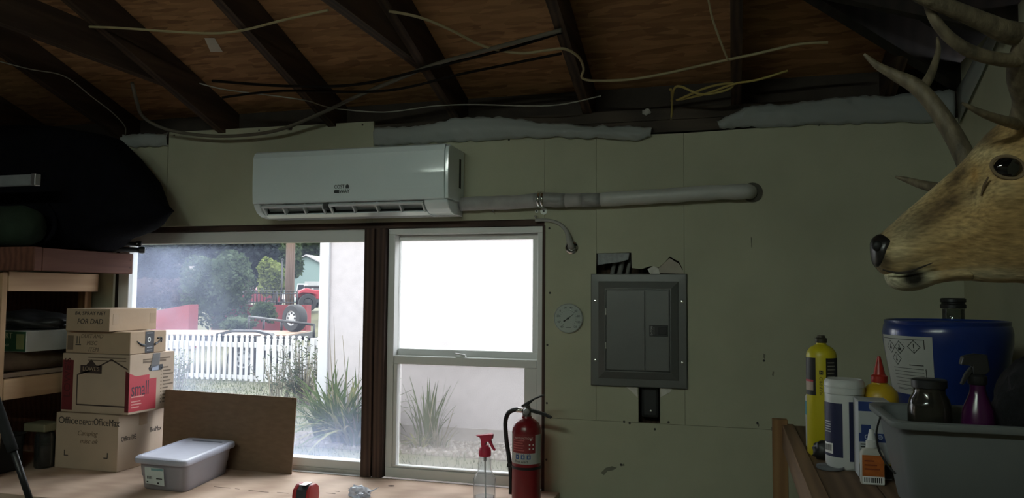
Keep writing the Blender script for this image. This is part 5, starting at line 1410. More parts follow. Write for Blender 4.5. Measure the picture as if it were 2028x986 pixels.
rmp = fn_.new('ShaderNodeValToRGB'); rmp.color_ramp.elements[0].position = .3; rmp.color_ramp.elements[0].color = (.55, .55, .55, 1); rmp.color_ramp.elements[1].position = .7; rmp.color_ramp.elements[1].color = (1.25, 1.25, 1.25, 1)
fl_.new(nzd.outputs['Fac'], rmp.inputs['Fac'])
mlt = fn_.new('ShaderNodeMix'); mlt.data_type = 'RGBA'; mlt.blend_type = 'MULTIPLY'; mlt.inputs[0].default_value = 1.0
fl_.new(at_.outputs['Color'], mlt.inputs[6]); fl_.new(rmp.outputs['Color'], mlt.inputs[7]); fl_.new(mlt.outputs[2], fb.inputs['Base Color'])
fb.inputs['Roughness'].default_value = .85; fb.inputs['Specular IOR Level'].default_value = .2
fb.inputs['Sheen Weight'].default_value = .15
bpd = fn_.new('ShaderNodeBump'); bpd.inputs['Strength'].default_value = .5; bpd.inputs['Distance'].default_value = .003
fl_.new(nzd.outputs['Fac'], bpd.inputs['Height']); fl_.new(bpd.outputs['Normal'], fb.inputs['Normal'])
head = mesh('head', vv, ff, fur, deer, True)
ca_ = head.data.color_attributes.new('fur_pattern', 'FLOAT_COLOR', 'POINT')
tan_, grey_, dark_, cream, white_, umber = (.31, .22, .12), (.26, .215, .15), (.055, .036, .022), (.44, .37, .25), (.52, .50, .42), (.24, .15, .07)
for i, p in enumerate(vv):
    u, v = proj(Vector((p.x, DY-abs(p.y-DY), p.z)))
    c = tan_
    n1 = noise.noise(Vector((u*.012, v*.02, 3)))
    c = lerp3(c, umber, sstep(-.1, .5, n1)*.5)
    def bl(cu_, cv_, ru, rv, col, k=1.0, rot=0.0):
        global c
        du, dv = u-cu_, v-cv_
        a_ = math.cos(rot)*du+math.sin(rot)*dv; b_ = -math.sin(rot)*du+math.cos(rot)*dv
        c = lerp3(c, col, k*math.exp(-((a_/ru)**2+(b_/rv)**2)))
    bl(1790, 455, 62, 42, (.20, .175, .13), .9, R(-40))
    bl(1880, 402, 60, 20, dark_, .95, R(-28)); bl(1835, 435, 34, 22, dark_, .6, R(-30)); bl(1900, 480, 40, 14, umber, .6, R(-15))
    bl(1845, 375, 60, 9, cream, .6, R(-41))
    bl(1880, 465, 60, 16, cream, .3, R(-20))
    bl(1897, 350, 42, 13, dark_, .95, R(-45)); bl(1950, 275, 50, 17, dark_, .9, R(-42))
    bl(1935, 310, 14, 26, cream, .6, R(30)); bl(1960, 305, 40, 13, cream, .75, R(5)); bl(1935, 385, 20, 30, cream, .55, R(30)); bl(1990, 370, 30, 14, cream, .5)
    bl(1930, 345, 9, 22, (.30, .17, .06), .75); bl(1929, 378, 5, 17, (.035, .022, .014), .9, R(20))
    bl(1775, 500, 30, 20, (.46, .40, .29), .85); bl(1840, 515, 40, 12, cream, .45, R(-15))
    bl(1800, 540, 30, 12, cream, .4)
    bl(1755, 520, 18, 18, (.05, .035, .025), .85)
    bl(1812, 540, 26, 17, (.010, .008, .006), 1.0)
    bl(1835, 540, 14, 8, white_, .7)
    bl(1960, 545, 90, 13, white_, .75); bl(1880, 545, 40, 9, white_, .5, R(-8))
    bl(1738, 502, 15, 32, (.010, .008, .007), .97)
    bl(1915, 560, 45, 8, (.05, .035, .02), .35)
    bl(1995, 450, 60, 40, umber, .4)
    bl(2010, 230, 50, 30, umber, .6)
    ca_.data[i].color = (min(1, c[0]*1.42), min(1, c[1]*1.33), c[2]*1.05, 1)
# lower jaw: its own lofted piece of the muzzle, white chin and dark lip patch
def loft_uv(name, rows_, mat, parent, seg=28, yoff=0.0):
    T_ = smoothpts([dpx(*a) for a, b, c in rows_], 4); B_ = smoothpts([dpx(*b) for a, b, c in rows_], 4); W_ = [p.x for p in smoothpts([Vector((c, 0, 0)) for a, b, c in rows_], 4)]
    v_ = []
    for t_, b_, w__ in zip(T_, B_, W_):
        for k in range(seg):
            a = 2*math.pi*k/seg; v_.append((t_+b_)/2+(t_-b_)/2*math.cos(a)+Vector((0, yoff+math.sin(a)*w__, 0)))
    m_ = len(T_)
    f_ = [(i*seg+k, (i+1)*seg+k, (i+1)*seg+(k+1) % seg, i*seg+(k+1) % seg) for i in range(m_-1) for k in range(seg)]+[tuple(range(seg)), tuple((m_-1)*seg+k for k in range(seg))[::-1]]
    return mesh(name, v_, f_, mat, parent, True)
jaw_o = loft_uv('lower_jaw', [((1752, 543), (1753, 552), .006), ((1757, 540), (1760, 565), .018), ((1770, 536), (1774, 573), .026), ((1790, 534), (1798, 577), .031), ((1815, 534), (1826, 573), .034), ((1840, 534), (1852, 563), .036), ((1870, 532), (1885, 557), .040), ((1900, 530), (1920, 556), .046)], fur, deer)
ca2 = jaw_o.data.color_attributes.new('fur_pattern', 'FLOAT_COLOR', 'POINT')
inv_ = ROOT[deer.name].inverted()
for i, vtx in enumerate(jaw_o.data.vertices):
    pw_ = inv_ @ vtx.co
    u, v = proj(Vector((pw_.x, DY-abs(pw_.y-DY), pw_.z)))
    c = lerp3((.46, .44, .36), tan_, sstep(1830, 1880, u))
    c = lerp3(c, (.010, .008, .006), min(1, 1.5*math.exp(-(((u-1810)/24)**2+((v-549)/19)**2))))
    c = lerp3(c, cream, sstep(1850, 1900, u)*.5)
    ca2.data[i].color = (min(1, c[0]*1.2), min(1, c[1]*1.15), c[2]*.95, 1)
nosem = M('wet_black_nose', (.012, .010, .009), .35, vary=.2)
loft_uv('nose_pad', [((1723, 482), (1725, 510), .006), ((1726, 474), (1729, 523), .020), ((1732, 468), (1737, 531), .029), ((1740, 464), (1746, 530), .0335), ((1749, 464), (1753, 515), .0335), ((1756, 468), (1758, 495), .031)], nosem, deer, 28)
yside = DY-.0395
tube('mouth_line', [dpx(1748, 534, DY-.034), dpx(1775, 540, DY-.0385), dpx(1800, 538, DY-.0395), dpx(1825, 529, DY-.040), dpx(1848, 520, DY-.0420)], [.0012, .0018, .002, .0016, .0007], M('lip_dark', (.02, .014, .010), .8), deer, 8, 5)
for s_ in (-1, 1):
    ny = DY+s_*.0265
    e_ = dpx(1738, 487, ny)
    vv, ff = blobgeo(e_, (.009, .0065, .010), 2, .05, 2, 1)
    mesh('nostril', vv, ff, M('nostril_black', (.003, .003, .003), .6), deer, True)
# eyes, lids
ye_ = -.0675
for s_ in (-1, 1):
    ec = dpx(1968, 345, DY)+Vector((0, s_*.0665, 0))
    e3 = Vector((ec.x, ec.y+s_*.002, ec.z))
    vv, ff = blobgeo(e3, (.0210, .0120, .0180), 3, 0, 1, 0)
    mesh('eye', vv, ff, M('glass_eye', (.006, .005, .005), .05, vary=.0, coat=.5), deer, True)
    lp = []
    for k in range(17):
        a = 2*math.pi*k/16
        lp.append(e3+Vector((.0235*math.cos(a), s_*(.0050-.0030*abs(math.cos(a))), .0180*math.sin(a)-.004*math.cos(a))))
    tube('eyelid', lp, .0030, M('eyelid_brown', (.20, .14, .08), .9), deer, 8, 2)
    tube('tear_gland', [e3+Vector((-.028, s_*.0005, -.014)), e3+Vector((-.034, -s_*.002, -.028)), e3+Vector((-.038, -s_*.004, -.044))], [.0012, .0022, .0012], M('gland_dark', (.13, .085, .045), .9), deer, 8, 4)
# ears
for s_ in (-1, 1):
    eb = Vector((.565, DY+s_*.085, 1.885))
    tip = eb+Vector((.06, s_*.17, .075))
    vv = []; rws = 9
    ax_e = (tip-eb); sd_ = Vector((.55, -s_*.05, -.75)).normalized()
    for i in range(rws):
        t_ = i/(rws-1); w__ = .045*math.sin(math.pi*min(1, .22+t_*.78))**.8*(1-.25*t_)+.002
        cpt = eb+ax_e*t_
        for k in range(9):
            b_ = -1+k/4
            vv.append(cpt+sd_*w__*b_+Vector((.03, 0, .012))*(b_*b_)*(1-t_)*.6)
    ff = [(i*9+k, i*9+k+1, (i+1)*9+k+1, (i+1)*9+k) for i in range(rws-1) for k in range(8)]
    er_ = mesh('ear', vv, ff, M('ear_fur', (.30, .22, .13), .9, vary=.2, scale=40), deer, True)
    md = er_.modifiers.new('t', 'SOLIDIFY'); md.thickness = .008
# antlers
ant = M('antler_bone', (.125, .098, .060), .6, vary=.5, scale=1.0, stretch=(60, 60, 18), bump=.5, bscale=2.5)
def tine(name, pts, rad, parent, k=6): return tube(name, pts, rad, ant, parent, 14, k)
fa = tine('antler', [dpx(1918, 335, -1.475), dpx(1905, 300, -1.460), dpx(1885, 262, -1.44), dpx(1852, 212, -1.42), dpx(1815, 172, -1.41), dpx(1775, 150, -1.40), dpx(1738, 130, -1.40), dpx(1711, 107, -1.40)], [.0155, .0175, .017, .0155, .015, .011, .007, .0025], deer)
tine('antler_tine', [dpx(1822, 178, -1.412), dpx(1838, 158, -1.405), dpx(1850, 130, -1.395), dpx(1858, 100, -1.385), dpx(1856, 74, -1.375)], [.011, .009, .007, .005, .002], fa)
tine('antler_tine', [dpx(1885, 378, -1.470), dpx(1850, 371, -1.44), dpx(1820, 364, -1.42), dpx(1795, 356, -1.405), dpx(1773, 350, -1.395)], [.011, .010, .008, .0055, .002], fa)
na = tine('antler', [dpx(2020, 240, -1.585), dpx(2030, 200, -1.61), dpx(2018, 150, -1.65), dpx(2030, 95, -1.69), dpx(2070, 40, -1.72), dpx(2120, -60, -1.74), dpx(2130, -170, -1.74), dpx(2080, -280, -1.72)], [.0175, .018, .017, .018, .017, .015, .010, .003], deer)
tine('antler_tine', [dpx(2032, 70, -1.69), dpx(1990, 62, -1.71), dpx(1940, 40, -1.73), dpx(1880, 15, -1.75), dpx(1820, -8, -1.765), dpx(1760, -40, -1.78)], [.018, .017, .0135, .012, .010, .003], na)
tine('antler_tine', [dpx(2040, 118, -1.67), dpx(1990, 119, -1.69), dpx(1930, 105, -1.71), dpx(1885, 78, -1.725), dpx(1855, 45, -1.735), dpx(1838, 12, -1.74), dpx(1832, -12, -1.742)], [.014, .0105, .010, .009, .008, .006, .002], na)
tine('antler_tine', [dpx(2018, 246, -1.59), dpx(1985, 238, -1.62), dpx(1945, 224, -1.645), dpx(1905, 204, -1.66)], [.010, .008, .006, .002], na)
pls = [(DY+.19*math.cos(a*.3142), 1.63+.27*math.sin(a*.3142)) for a in range(20)]
prism('mount_plaque', pls, 'x', XR-.020, XR-.001, redpine, deer, .004, 2)

# ================================================================== OUTSIDE
# outdoor surfaces are given as seen in print and darkened here to offset the strong sky light
M_in, wood_in, leaf_in = M, wood, leafmat
ALB = .355
def M(name, col, *a, **k): return M_in(name, tuple(c*ALB for c in col), *a, **k)
def wood(name, c1, c2, *a, **k): return wood_in(name, tuple(c*ALB for c in c1), tuple(c*ALB for c in c2), *a, **k)
def leafmat(name, c1, c2, *a, **k): return leaf_in(name, tuple(c*ALB for c in c1), tuple(c*ALB for c in c2), *a, **k)
def gh(x, y):
    if y < 10: return 0.0
    if y < 15.6: return .30*(y-10)/5.6
    return .30+.72*sstep(15.6, 18.5, y)-.52*sstep(23, 34, y)
def geo_terrain():
    xs = [-120+3*i for i in range(52)]; ys = [.13, 2, 4, 6, 8, 10, 11, 12, 13, 14, 15, 15.6, 16, 16.4, 16.8, 17.4, 18, 18.5, 20, 23, 25, 27, 29, 31, 34, 40, 50, 65, 80, 110, 140]
    vv = [(x, y, gh(x, y)-.004) for y in ys for x in xs]; n = len(xs)
    return vv, [(j*n+i, j*n+i+1, (j+1)*n+i+1, (j+1)*n+i) for j in range(len(ys)-1) for i in range(n-1)]
lawnm = M('lawn_soil', (.18, .175, .095), .95, vary=.35, scale=1.6, bump=.2)
vv, ff = geo_terrain()
struct(mesh('ground', vv, ff, lawnm), 'grassy yard outside the windows')
# mown grass, one mass
rg_ = random.Random(3)
vv = []; ff = []
def blade(p, h, lean, wdt):
    a = rg_.uniform(0, 6.283); b = len(vv)
    dx, dy = math.cos(a)*wdt, math.sin(a)*wdt; lx_, ly_ = math.cos(a+1.3)*lean, math.sin(a+1.3)*lean
    vv.extend([(p[0]-dx, p[1]-dy, p[2]), (p[0]+dx, p[1]+dy, p[2]), (p[0]+lx_, p[1]+ly_, p[2]+h)]); ff.append((b, b+1, b+2))
for _ in range(26000):
    y = rg_.uniform(1.6, 10.5); x = -.75*y+rg_.uniform(-4.5, 3.2)
    if 4.3 < y and x > -4.75: continue
    blade((x, y, -.004), rg_.uniform(.02, .06), rg_.uniform(0, .04), rg_.uniform(.003, .007))
tag(mesh('lawn_grass', vv, ff, leafmat('grass_blades', (.10, .15, .045), (.27, .30, .13))), 'short pale green lawn grass outside', 'grass', kind='stuff')
# gravel strip
vv = []; ff = []
for _ in range(2600):
    x = rg_.uniform(-4.7, 1.0); y = rg_.uniform(4.25, 4.98); s = rg_.uniform(.012, .034); b = len(vv)
    for q in ((1, 0, 0), (-1, 0, 0), (0, 1, 0), (0, -1, 0), (0, 0, 1)):
        vv.append((x+q[0]*s*rg_.uniform(.6, 1.2), y+q[1]*s*rg_.uniform(.6, 1.2), -.004+q[2]*s*rg_.uniform(.5, 1)))
    ff += [(b, b+2, b+4), (b+2, b+1, b+4), (b+1, b+3, b+4), (b+3, b, b+4)]
tag(mesh('gravel', vv, ff, M('gravel_stone', (.42, .38, .34), .9, vary=.45, scale=9)), 'strip of gravel along the foot of the stucco house', 'gravel', kind='stuff')
bedm = M('planting_soil', (.22, .18, .14), .95, vary=.3, scale=8)
struct(box('planting_bed', (-4.8, 4.2, -.08), (1.2, 5.0, .001), bedm), 'bare soil bed below the stucco wall')

# ---- neighbouring stucco house
nh = thing('stucco_house', 'pale pink beige stucco house seen through both windows', 'house', (-1.5, 7, 0))
stc = M('stucco', (.78, .725, .73), .95, vary=.05, scale=9, bump=.5, bscale=70, spec=.1)
HX0 = at(643, 700, 8.95).x
box('wall', (HX0, 5.0, -.05), (4.5, 8.8, 3.0), stc, nh)
prism('roof', [(4.75, 2.98), (9.05, 2.98), (6.9, 4.3)], 'x', HX0-.25, 4.8, M('shingle_grey', (.16, .15, .14), .9, vary=.2), nh)
box('corner_board', (HX0-.035, 4.965, -.02), (HX0+.085, 5.06, 2.97), M('trim_white', (.86, .87, .90), .6, vary=.02), nh, .004)
box('foundation', (HX0+.09, 4.985, -.05), (4.5, 5.0005, .14), M('foundation_grey', (.52, .47, .44), .9, vary=.1), nh)

# ---- picket fence and gate
fw_ = M('fence_white', (.86, .86, .86), .6, vary=.04, scale=14)
FY = 9.1
fe = thing('picket_fence', 'white picket fence running left of the garden gate', 'fence', (-9.2, FY, 0))
def picket_mesh(wd, h, d=.018):
    pl = [(-wd/2, 0), (wd/2, 0), (wd/2, h-.07), (wd/2*.62, h-.055), (wd/2*.9, h-.03), (wd*.28, h-.006), (0, h), (-wd*.28, h-.006), (-wd/2*.9, h-.03), (-wd/2*.62, h-.055), (-wd/2, h-.07)]
    vv = [(x, -d, z) for x, z in pl]+[(x, 0, z) for x, z in pl]; n = len(pl)
    me = bpy.data.meshes.new('picket'); me.from_pydata(vv, [], [tuple(range(n)), tuple(range(2*n-1, n-1, -1))]+[((i+1) % n, i, i+n, (i+1) % n+n) for i in range(n)])
    me.materials.append(fw_); return me
pm = picket_mesh(.058, .835)
fx1 = at(497, 700, 13.7).x
x = fx1-.03
for k in range(24):
    o = link('picket', pm, fe); o.location = (x-.115*k-(-9.2), -.0215, .0+.004*((k*5) % 3)); o.rotation_euler.y = R(.6*((k*7) % 3-1))
xe = x-.115*23
for a, b in ((.60, .69), (.035, .10)): box('rail', (xe-.06, FY-.021, a), (fx1+.04, FY+.02, b), fw_, fe, .003)
for xx in (xe-.1, fx1+.045): box('post', (xx, FY-.03, -.05), (xx+.085, FY+.055, .80), fw_, fe, .004)
gt_ = thing('garden_gate', 'white picket gate beside the stucco house corner', 'gate', (-7.5, FY-.05, 0))
gxa, gxb = fx1+.14, at(616, 700, 13.5).x
pm2 = picket_mesh(.082, .83)
ng = 8
for k in range(ng):
    o = link('picket', pm2, gt_); o.location = (gxa+.06+(gxb-gxa-.12)*k/(ng-1)+7.5, -.02, .01)
for a, b in ((.56, .66), (.06, .14)): box('rail', (gxa, FY-.068, a), (gxb, FY-.03, b), fw_, gt_, .003)
box('gate_post', (gxb+.01, FY-.06, -.05), (gxb+.10, FY+.04, .80), fw_, gt_, .004)
o = link('picket', pm2, gt_); o.location = (gxb+.17+7.5, .03, .0)
for a, b in ((.60, .68), (.035, .10)): box('rail', (gxb+.101, FY-.02, a), (gxb+.6, FY+.02, b), fw_, gt_, .003)

# ---- plants
lily = leafmat('lily_leaf', (.085, .14, .045), (.22, .29, .11))
liy = leafmat('yellowing_leaf', (.34, .36, .15), (.55, .53, .28))
dryl = leafmat('dry_leaf', (.36, .31, .21), (.58, .52, .38))
sage = leafmat('grey_leaf', (.13, .17, .10), (.26, .30, .19))
def blades(rnd, base, n, L, spread, wd, up=(.55, 1.0), seg=6, rbase=.12):
    vv = []; ff = []
    for _ in range(n):
        a = rnd.uniform(0, 6.283); l = L*rnd.uniform(.55, 1.05); ou = spread*rnd.uniform(.15, 1); r0_ = rnd.uniform(0, rbase)
        bx_, by_ = base[0]+math.cos(a)*r0_, base[1]+math.sin(a)*r0_
        dirx, diry = math.cos(a), math.sin(a); b0 = len(vv); droop = rnd.uniform(.2, 1.0)*ou
        for i in range(seg+1):
            t = i/seg
            z = l*(t*up[1]-droop*t*t*1.1); rr_ = ou*l*(t**1.5)
            w__ = wd*(1-t**2.2)*(.6+.4*min(1, t*4))+.0008
            px_, py_ = bx_+dirx*rr_, by_+diry*rr_
            vv.append((px_-diry*w__, py_+dirx*w__, max(.004, base[2]+z))); vv.append((px_+diry*w__, py_-dirx*w__, max(.004, base[2]+z+.004)))
        for i in range(seg):
            q = b0+2*i; ff.append((q, q+1, q+3, q+2))
    return vv, ff
def lilyplant(u, v, lab, n, L, spread, wd, seed, yel_n=6, stalks=0, dry=0, mat=lily, yfix=None):
    p = oz(u, v, 0) if yfix is None else Vector((oy(u, v, yfix).x, yfix, 0))
    r = random.Random(seed)
    t = thing('garden_plant', lab, 'plant', (p.x, p.y, 0), group='plants by the stucco house')
    def blades_(*a): v_, f_ = blades(*a); return [(x_, min(y_, 4.93), z_) for x_, y_, z_ in v_], f_
    vv, ff = blades_(r, p, n, L, spread, wd); mesh('foliage', vv, ff, mat, t, True)
    if yel_n:
        vv, ff = blades_(r, p, yel_n, L*.85, spread*1.1, wd*1.1); mesh('yellow_leaves', vv, ff, liy, t, True)
    if dry:
        vv, ff = blades_(r, p, dry, L*1.0, spread*.8, wd*.6); mesh('dry_leaves', vv, ff, dryl, t, True)
    for k in range(stalks):
        a = r.uniform(-.12, .12); h = L*r.uniform(1.15, 1.5)
        tube('stalk', [(p.x+a*.4, p.y, .02), (p.x+a, p.y+a*.3, h*.6), (p.x+a*1.6, p.y, h)], [.006, .005, .002], dryl, t, 5, 4)
    return t
lilyplant(672, 872, 'arching green lily clump before the house corner', 70, .95, 1.05, .021, 1, 22, 2, 0, yfix=4.55)
lilyplant(706, 868, 'yellowing lily clump at the right edge of the wide window', 40, .85, 1.1, .022, 2, 26, 3, 8, yfix=4.45)
lilyplant(642, 862, 'green lily clump standing left of the others at the corner', 45, .95, .85, .018, 3, 8, 0, 0, yfix=4.75)
lilyplant(845, 872, 'spiky green plant below the stucco wall in the double hung window', 46, .78, .42, .011, 4, 2, 0, 0, yfix=4.70)
lilyplant(868, 880, 'small dried plant beside the spiky green plant', 6, .30, .9, .008, 5, 4, 2, 26, yfix=4.62)
lilyplant(832, 884, 'low pale withered tuft at the foot of the spiky plant', 10, .22, 1.1, .009, 6, 14, 0, 18, yfix=4.55)
def stemplant(base, n, H, R_, mat, lab, seed, dryn=0, leaf=.05):
    r = random.Random(seed)
    t = thing('flowering_plant', lab, 'plant', (base.x, base.y, base.z), group='leafy plants by the fence')
    vs_, fs_ = [], []; lv, lf = [], []
    for _ in range(n):
        a = r.uniform(0, 6.283); h = H*r.uniform(.6, 1.05); o_ = R_*r.uniform(.1, 1)
        tip = Vector((base.x+math.cos(a)*o_, base.y+math.sin(a)*o_, base.z+h)); b = Vector((base.x+math.cos(a)*o_*.35, base.y+math.sin(a)*o_*.35, base.z))
        g1_, g2_ = tubegeo([b, b.lerp(tip, .5)+Vector((0, 0, .04)), tip], [.006, .005, .003], 4); k0 = len(vs_); vs_ += g1_; fs_ += [tuple(q+k0 for q in f) for f in g2_]
        for j in range(14):
            t_ = .25+.75*j/13; c = b.lerp(tip, t_); a2 = r.uniform(0, 6.283); l = leaf*r.uniform(.6, 1.3)*(1.2-t_*.4)
            d_ = Vector((math.cos(a2), math.sin(a2), r.uniform(.1, .8))).normalized(); s_ = d_.cross(Vector((0, 0, 1))).normalized()*l*.28
            k0 = len(lv); lv += [c, c+d_*l*.5+s_, c+d_*l, c+d_*l*.5-s_]; lf.append((k0, k0+1, k0+2, k0+3))
    mesh('stems', vs_, fs_, dryl if dryn else sage, t)
    mesh('foliage', lv, lf, mat, t)
    if dryn:
        vv, ff = blades(r, base, dryn, H*1.0, .35, .010, rbase=.3); mesh('dry_stalks', vv, ff, dryl, t, True)
    return t
stemplant(oz(600, 800, 0), 26, .92, .42, sage, 'bushy grey green plant with flower heads before the gate', 11, 26, .085)
stemplant(oz(548, 795, 0), 16, .72, .40, sage, 'lower bushy plant left of the flowering plant before the gate', 12, 12, .08)
stemplant(oz(640, 806, 0), 14, .70, .30, sage, 'straw coloured leafy plant beside the house corner board', 13, 30, .07)
stemplant(oz(348, 768, 0), 14, .62, .35, leafmat('pale_leaf', (.16, .22, .11), (.34, .38, .22)), 'pale leafy plant at the fence beside the box stack', 14, 8, .08)
# small solar light
sl = thing('solar_light', 'small black solar light among the lilies', 'garden light', oz(650, 846, 0))
q = oz(650, 838, 0)
tube('stake', [(q.x, q.y, 0), (q.x, q.y, .42)], .010, black, sl, 8, 1); lathe('lamp_head', [(.045, .42), (.05, .43), (.05, .52), (.06, .525), (.055, .54), (0, .545)], (q.x, q.y, 0), black, sl, 14)

# ---- trailer behind the fence
tr_o = at(480, 660, 15.6); tr_o.z = gh(tr_o.x, tr_o.y)
TRZ = tr_o.z
trl = thing('utility_trailer', 'flat utility trailer with plank deck and spare wheel behind the fence', 'trailer', tr_o, YAW, local=True)
dkz = .78-TRZ
pk_ = wood('trailer_planks', (.50, .33, .23), (.66, .47, .35), (2.0, 14, 14), .8)
for k in range(9): box('deck_plank', (-1.9, -.85+k*.19, dkz-.04), (1.15, -.85+k*.19+.183, dkz), pk_, trl)
bm_ = M('black_steel', (.02, .02, .022), .5, .2)
box('side_beam', (-1.95, -.92, dkz-.14), (1.2, -.855, dkz-.02), bm_, trl); box('side_beam', (-1.95, .865, dkz-.14), (1.2, .93, dkz-.02), bm_, trl)
box('cross_beam', (1.155, -.86, dkz-.14), (1.2, .87, dkz-.02), bm_, trl)
fa_ = []
arc = [(-.62, .62), (-.50, .74), (-.25, .80), (.25, .80), (.50, .74), (.62, .62)]
vv = [(x+.42, -1.16, z+dkz-.70) for x, z in arc]+[(x+.42, -.93, z+dkz-.70) for x, z in arc]+[(x*.93+.42, -1.16, z+dkz-.74) for x, z in arc]+[(x*.93+.42, -.93, z+dkz-.74) for x, z in arc]
n = len(arc)
ff = [(i, i+1, i+1+n, i+n) for i in range(n-1)]+[(2*n+i+1, 2*n+i, 3*n+i, 3*n+i+1) for i in range(n-1)]+[(i+1, i, 2*n+i, 2*n+i+1) for i in range(n-1)]
mesh('fender', vv, ff, bm_, trl, False)
rub = M('tyre_rubber', (.035, .035, .037), .85)
rimw = M('white_rim', (.74, .75, .76), .5)
def wheel(parent, c, r, wd, axis, rimm=rimw, name='wheel'):
    o = lathe(name, [(r*.55, -wd/2), (r*.92, -wd/2), (r, -wd*.36), (r, wd*.36), (r*.92, wd/2), (r*.55, wd/2), (r*.55, -wd/2)], c, rub, parent, 26, axis, caps=False)
    r2 = lathe('rim', [(r*.56, -wd*.40), (r*.56, wd*.44), (r*.48, wd*.36), (r*.2, wd*.42), (0, wd*.44)], c, rimm, o, 22, axis)
    for k in range(8):
        a = k*math.pi/4; Q = axis.to_track_quat('Z', 'Y').to_matrix()
        lathe('rim_hole', [(r*.075, 0), (r*.075, .012), (0, .012)], Vector(c)+Q @ Vector((r*.36*math.cos(a), r*.36*math.sin(a), wd*.385)), rub, o, 8, axis)
    return o
wheel(trl, (.42, -1.04, .31), .31, .2, Vector((0, -1, 0)))
wheel(trl, (.42, 1.04, .31), .31, .2, Vector((0, 1, 0)))
wheel(trl, (.93, .45, dkz+.285), .285, .22, Vector((-.55, -.83, 0)).normalized(), name='spare_wheel')
def bar(a, b, r=.022): tube('rail_bar', [a, b], r, bm_, trl, 6, 1)
tinv = (Matrix.Translation(tr_o) @ Matrix.Rotation(YAW, 4, 'Z')).inverted()
ra_, rb_2 = tinv @ at(493, 627, 16.0), tinv @ at(622, 643, 14.9)
bar(ra_, rb_2, .026)
for f_, dz_ in ((0, .25), (.24, .22), (.52, .20), (1, .28)):
    c_ = ra_.lerp(rb_2, f_); bar(c_, c_-Vector((0, 0, dz_)), .024)
bar((1.2, 0, dkz-.1), (2.4, 0, dkz-.2), .04)
# ---- red retaining walls with iron railing
redw = M('red_masonry', (.36, .055, .065), .9, vary=.12, scale=4, bump=.2)
def pwall(name, a, b, z0_, z1a, z1b, th_, mat, lab, cat):
    a = Vector((a.x, a.y, 0)); b = Vector((b.x, b.y, 0)); d_ = (b-a).normalized(); n_ = Vector((d_.y, -d_.x, 0))*th_/2
    vv = [a+n_+Vector((0, 0, z0_)), b+n_+Vector((0, 0, z0_)), b-n_+Vector((0, 0, z0_)), a-n_+Vector((0, 0, z0_)), a+n_+Vector((0, 0, z1a)), b+n_+Vector((0, 0, z1b)), b-n_+Vector((0, 0, z1b)), a-n_+Vector((0, 0, z1a))]
    return tag(mesh(name, vv, BOXF, mat), lab, cat)
wa, wb_ = at(425, 600, 22.0), at(612, 597, 21.2)
pwall('retaining_wall', wa, wb_, .2, 1.24, 1.26, .25, redw, 'red retaining wall below the iron railing', 'wall')
la, lb_ = at(308, 610, 19.8), at(384, 597, 19.3)
pwall('retaining_wall', la, lb_, .1, 1.08, 1.28, .3, redw, 'red wall section at the left behind the fence', 'wall')
pwall('kerb', at(300, 640, 19.3), at(380, 637, 18.8), .2, .42, .46, .2, M('pale_kerb', (.60, .58, .58), .9), 'pale kerb stones at the foot of the left red wall', 'kerb')
rl = thing('iron_railing', 'black iron railing on top of the red retaining wall', 'railing', at(530, 597, 21.6))
ra, rb2 = at(470, 598, 21.8), at(588, 597, 21.3)
ra.z = rb2.z = 1.26
for z in (.06, .30, .37): tube('railing_bar', [ra+Vector((0, 0, z)), rb2+Vector((0, 0, z))], .014, bm_, rl, 5, 1)
for k in range(19):
    c = ra.lerp(rb2, k/18); tube('baluster', [c+Vector((0, 0, -.01)), c+Vector((0, 0, .37))], .010 if k % 6 else .022, bm_, rl, 5, 1)
# ---- poles
up_ = thing('utility_pole', 'brown wooden utility pole beyond the red wall', 'pole', at(573, 600, 25))
pb_ = at(573, 600, 25)
tube('pole', [(pb_.x, pb_.y, gh(pb_.x, pb_.y)-.1), (pb_.x, pb_.y, 8.5)], [.15, .13], wood('pole_wood', (.30, .20, .15), (.44, .31, .24), (20, 20, 1.2), .85), up_, 14, 1)
box('cross_arm', (pb_.x-1.1, pb_.y-.06, 7.9), (pb_.x+1.1, pb_.y+.06, 8.05), MATS['pole_wood'], up_)
bp_ = thing('street_post', 'thin black metal post beside the utility pole', 'post', at(557, 600, 24))
pb2 = at(557, 600, 24)
tube('post', [(pb2.x, pb2.y, gh(pb2.x, pb2.y)-.05), (pb2.x, pb2.y, 2.62)], .024, bm_, bp_, 8, 1)
lathe('post_cap', [(.034, 2.60), (.034, 2.64), (0, 2.66)], (pb2.x, pb2.y, 0), bm_, bp_, 10)
# ---- quad bike
qo = at(634, 612, 24.0); qo.z = gh(qo.x, qo.y)
qd = thing('quad_bike', 'red quad bike parked beyond the red wall', 'quad bike', qo, YAW+R(20), local=True)
qr = M('quad_red', (.55, .03, .06), .35)
for sx in (-.42, .48):
    for sy_ in (-.42, .42): wheel(qd, (sx, sy_, .27), .27, .24, Vector((0, -1 if sy_ < 0 else 1, 0)), bm_)
prism('body', [(-.75, .42), (-.70, .62), (-.45, .72), (-.2, .66), (.05, .66), (.3, .74), (.62, .66), (.78, .50), (.5, .44), (0, .36), (-.4, .40)], 'y', -.30, .30, qr, qd, .03, 2)
for sy_ in (-.52, .32):
    prism('fender', [(-.78, .50), (-.62, .64), (-.3, .62), (-.15, .52), (-.35, .57), (-.6, .58)], 'y', sy_, sy_+.20, qr, qd); prism('fender', [(.18, .54), (.32, .66), (.62, .64), (.82, .50), (.6, .58), (.35, .60)], 'y', sy_, sy_+.20, qr, qd)
box('seat', (-.5, -.15, .715), (.08, .15, .80), bm_, qd, .03, 2)
tube('handlebar', [(.22, -.40, .98), (.26, -.15, .95), (.26, .15, .95), (.22, .40, .98)], .018, bm_, qd, 6, 3); tube('steering_stem', [(.30, 0, .70), (.25, 0, .95)], .025, bm_, qd, 6, 1)
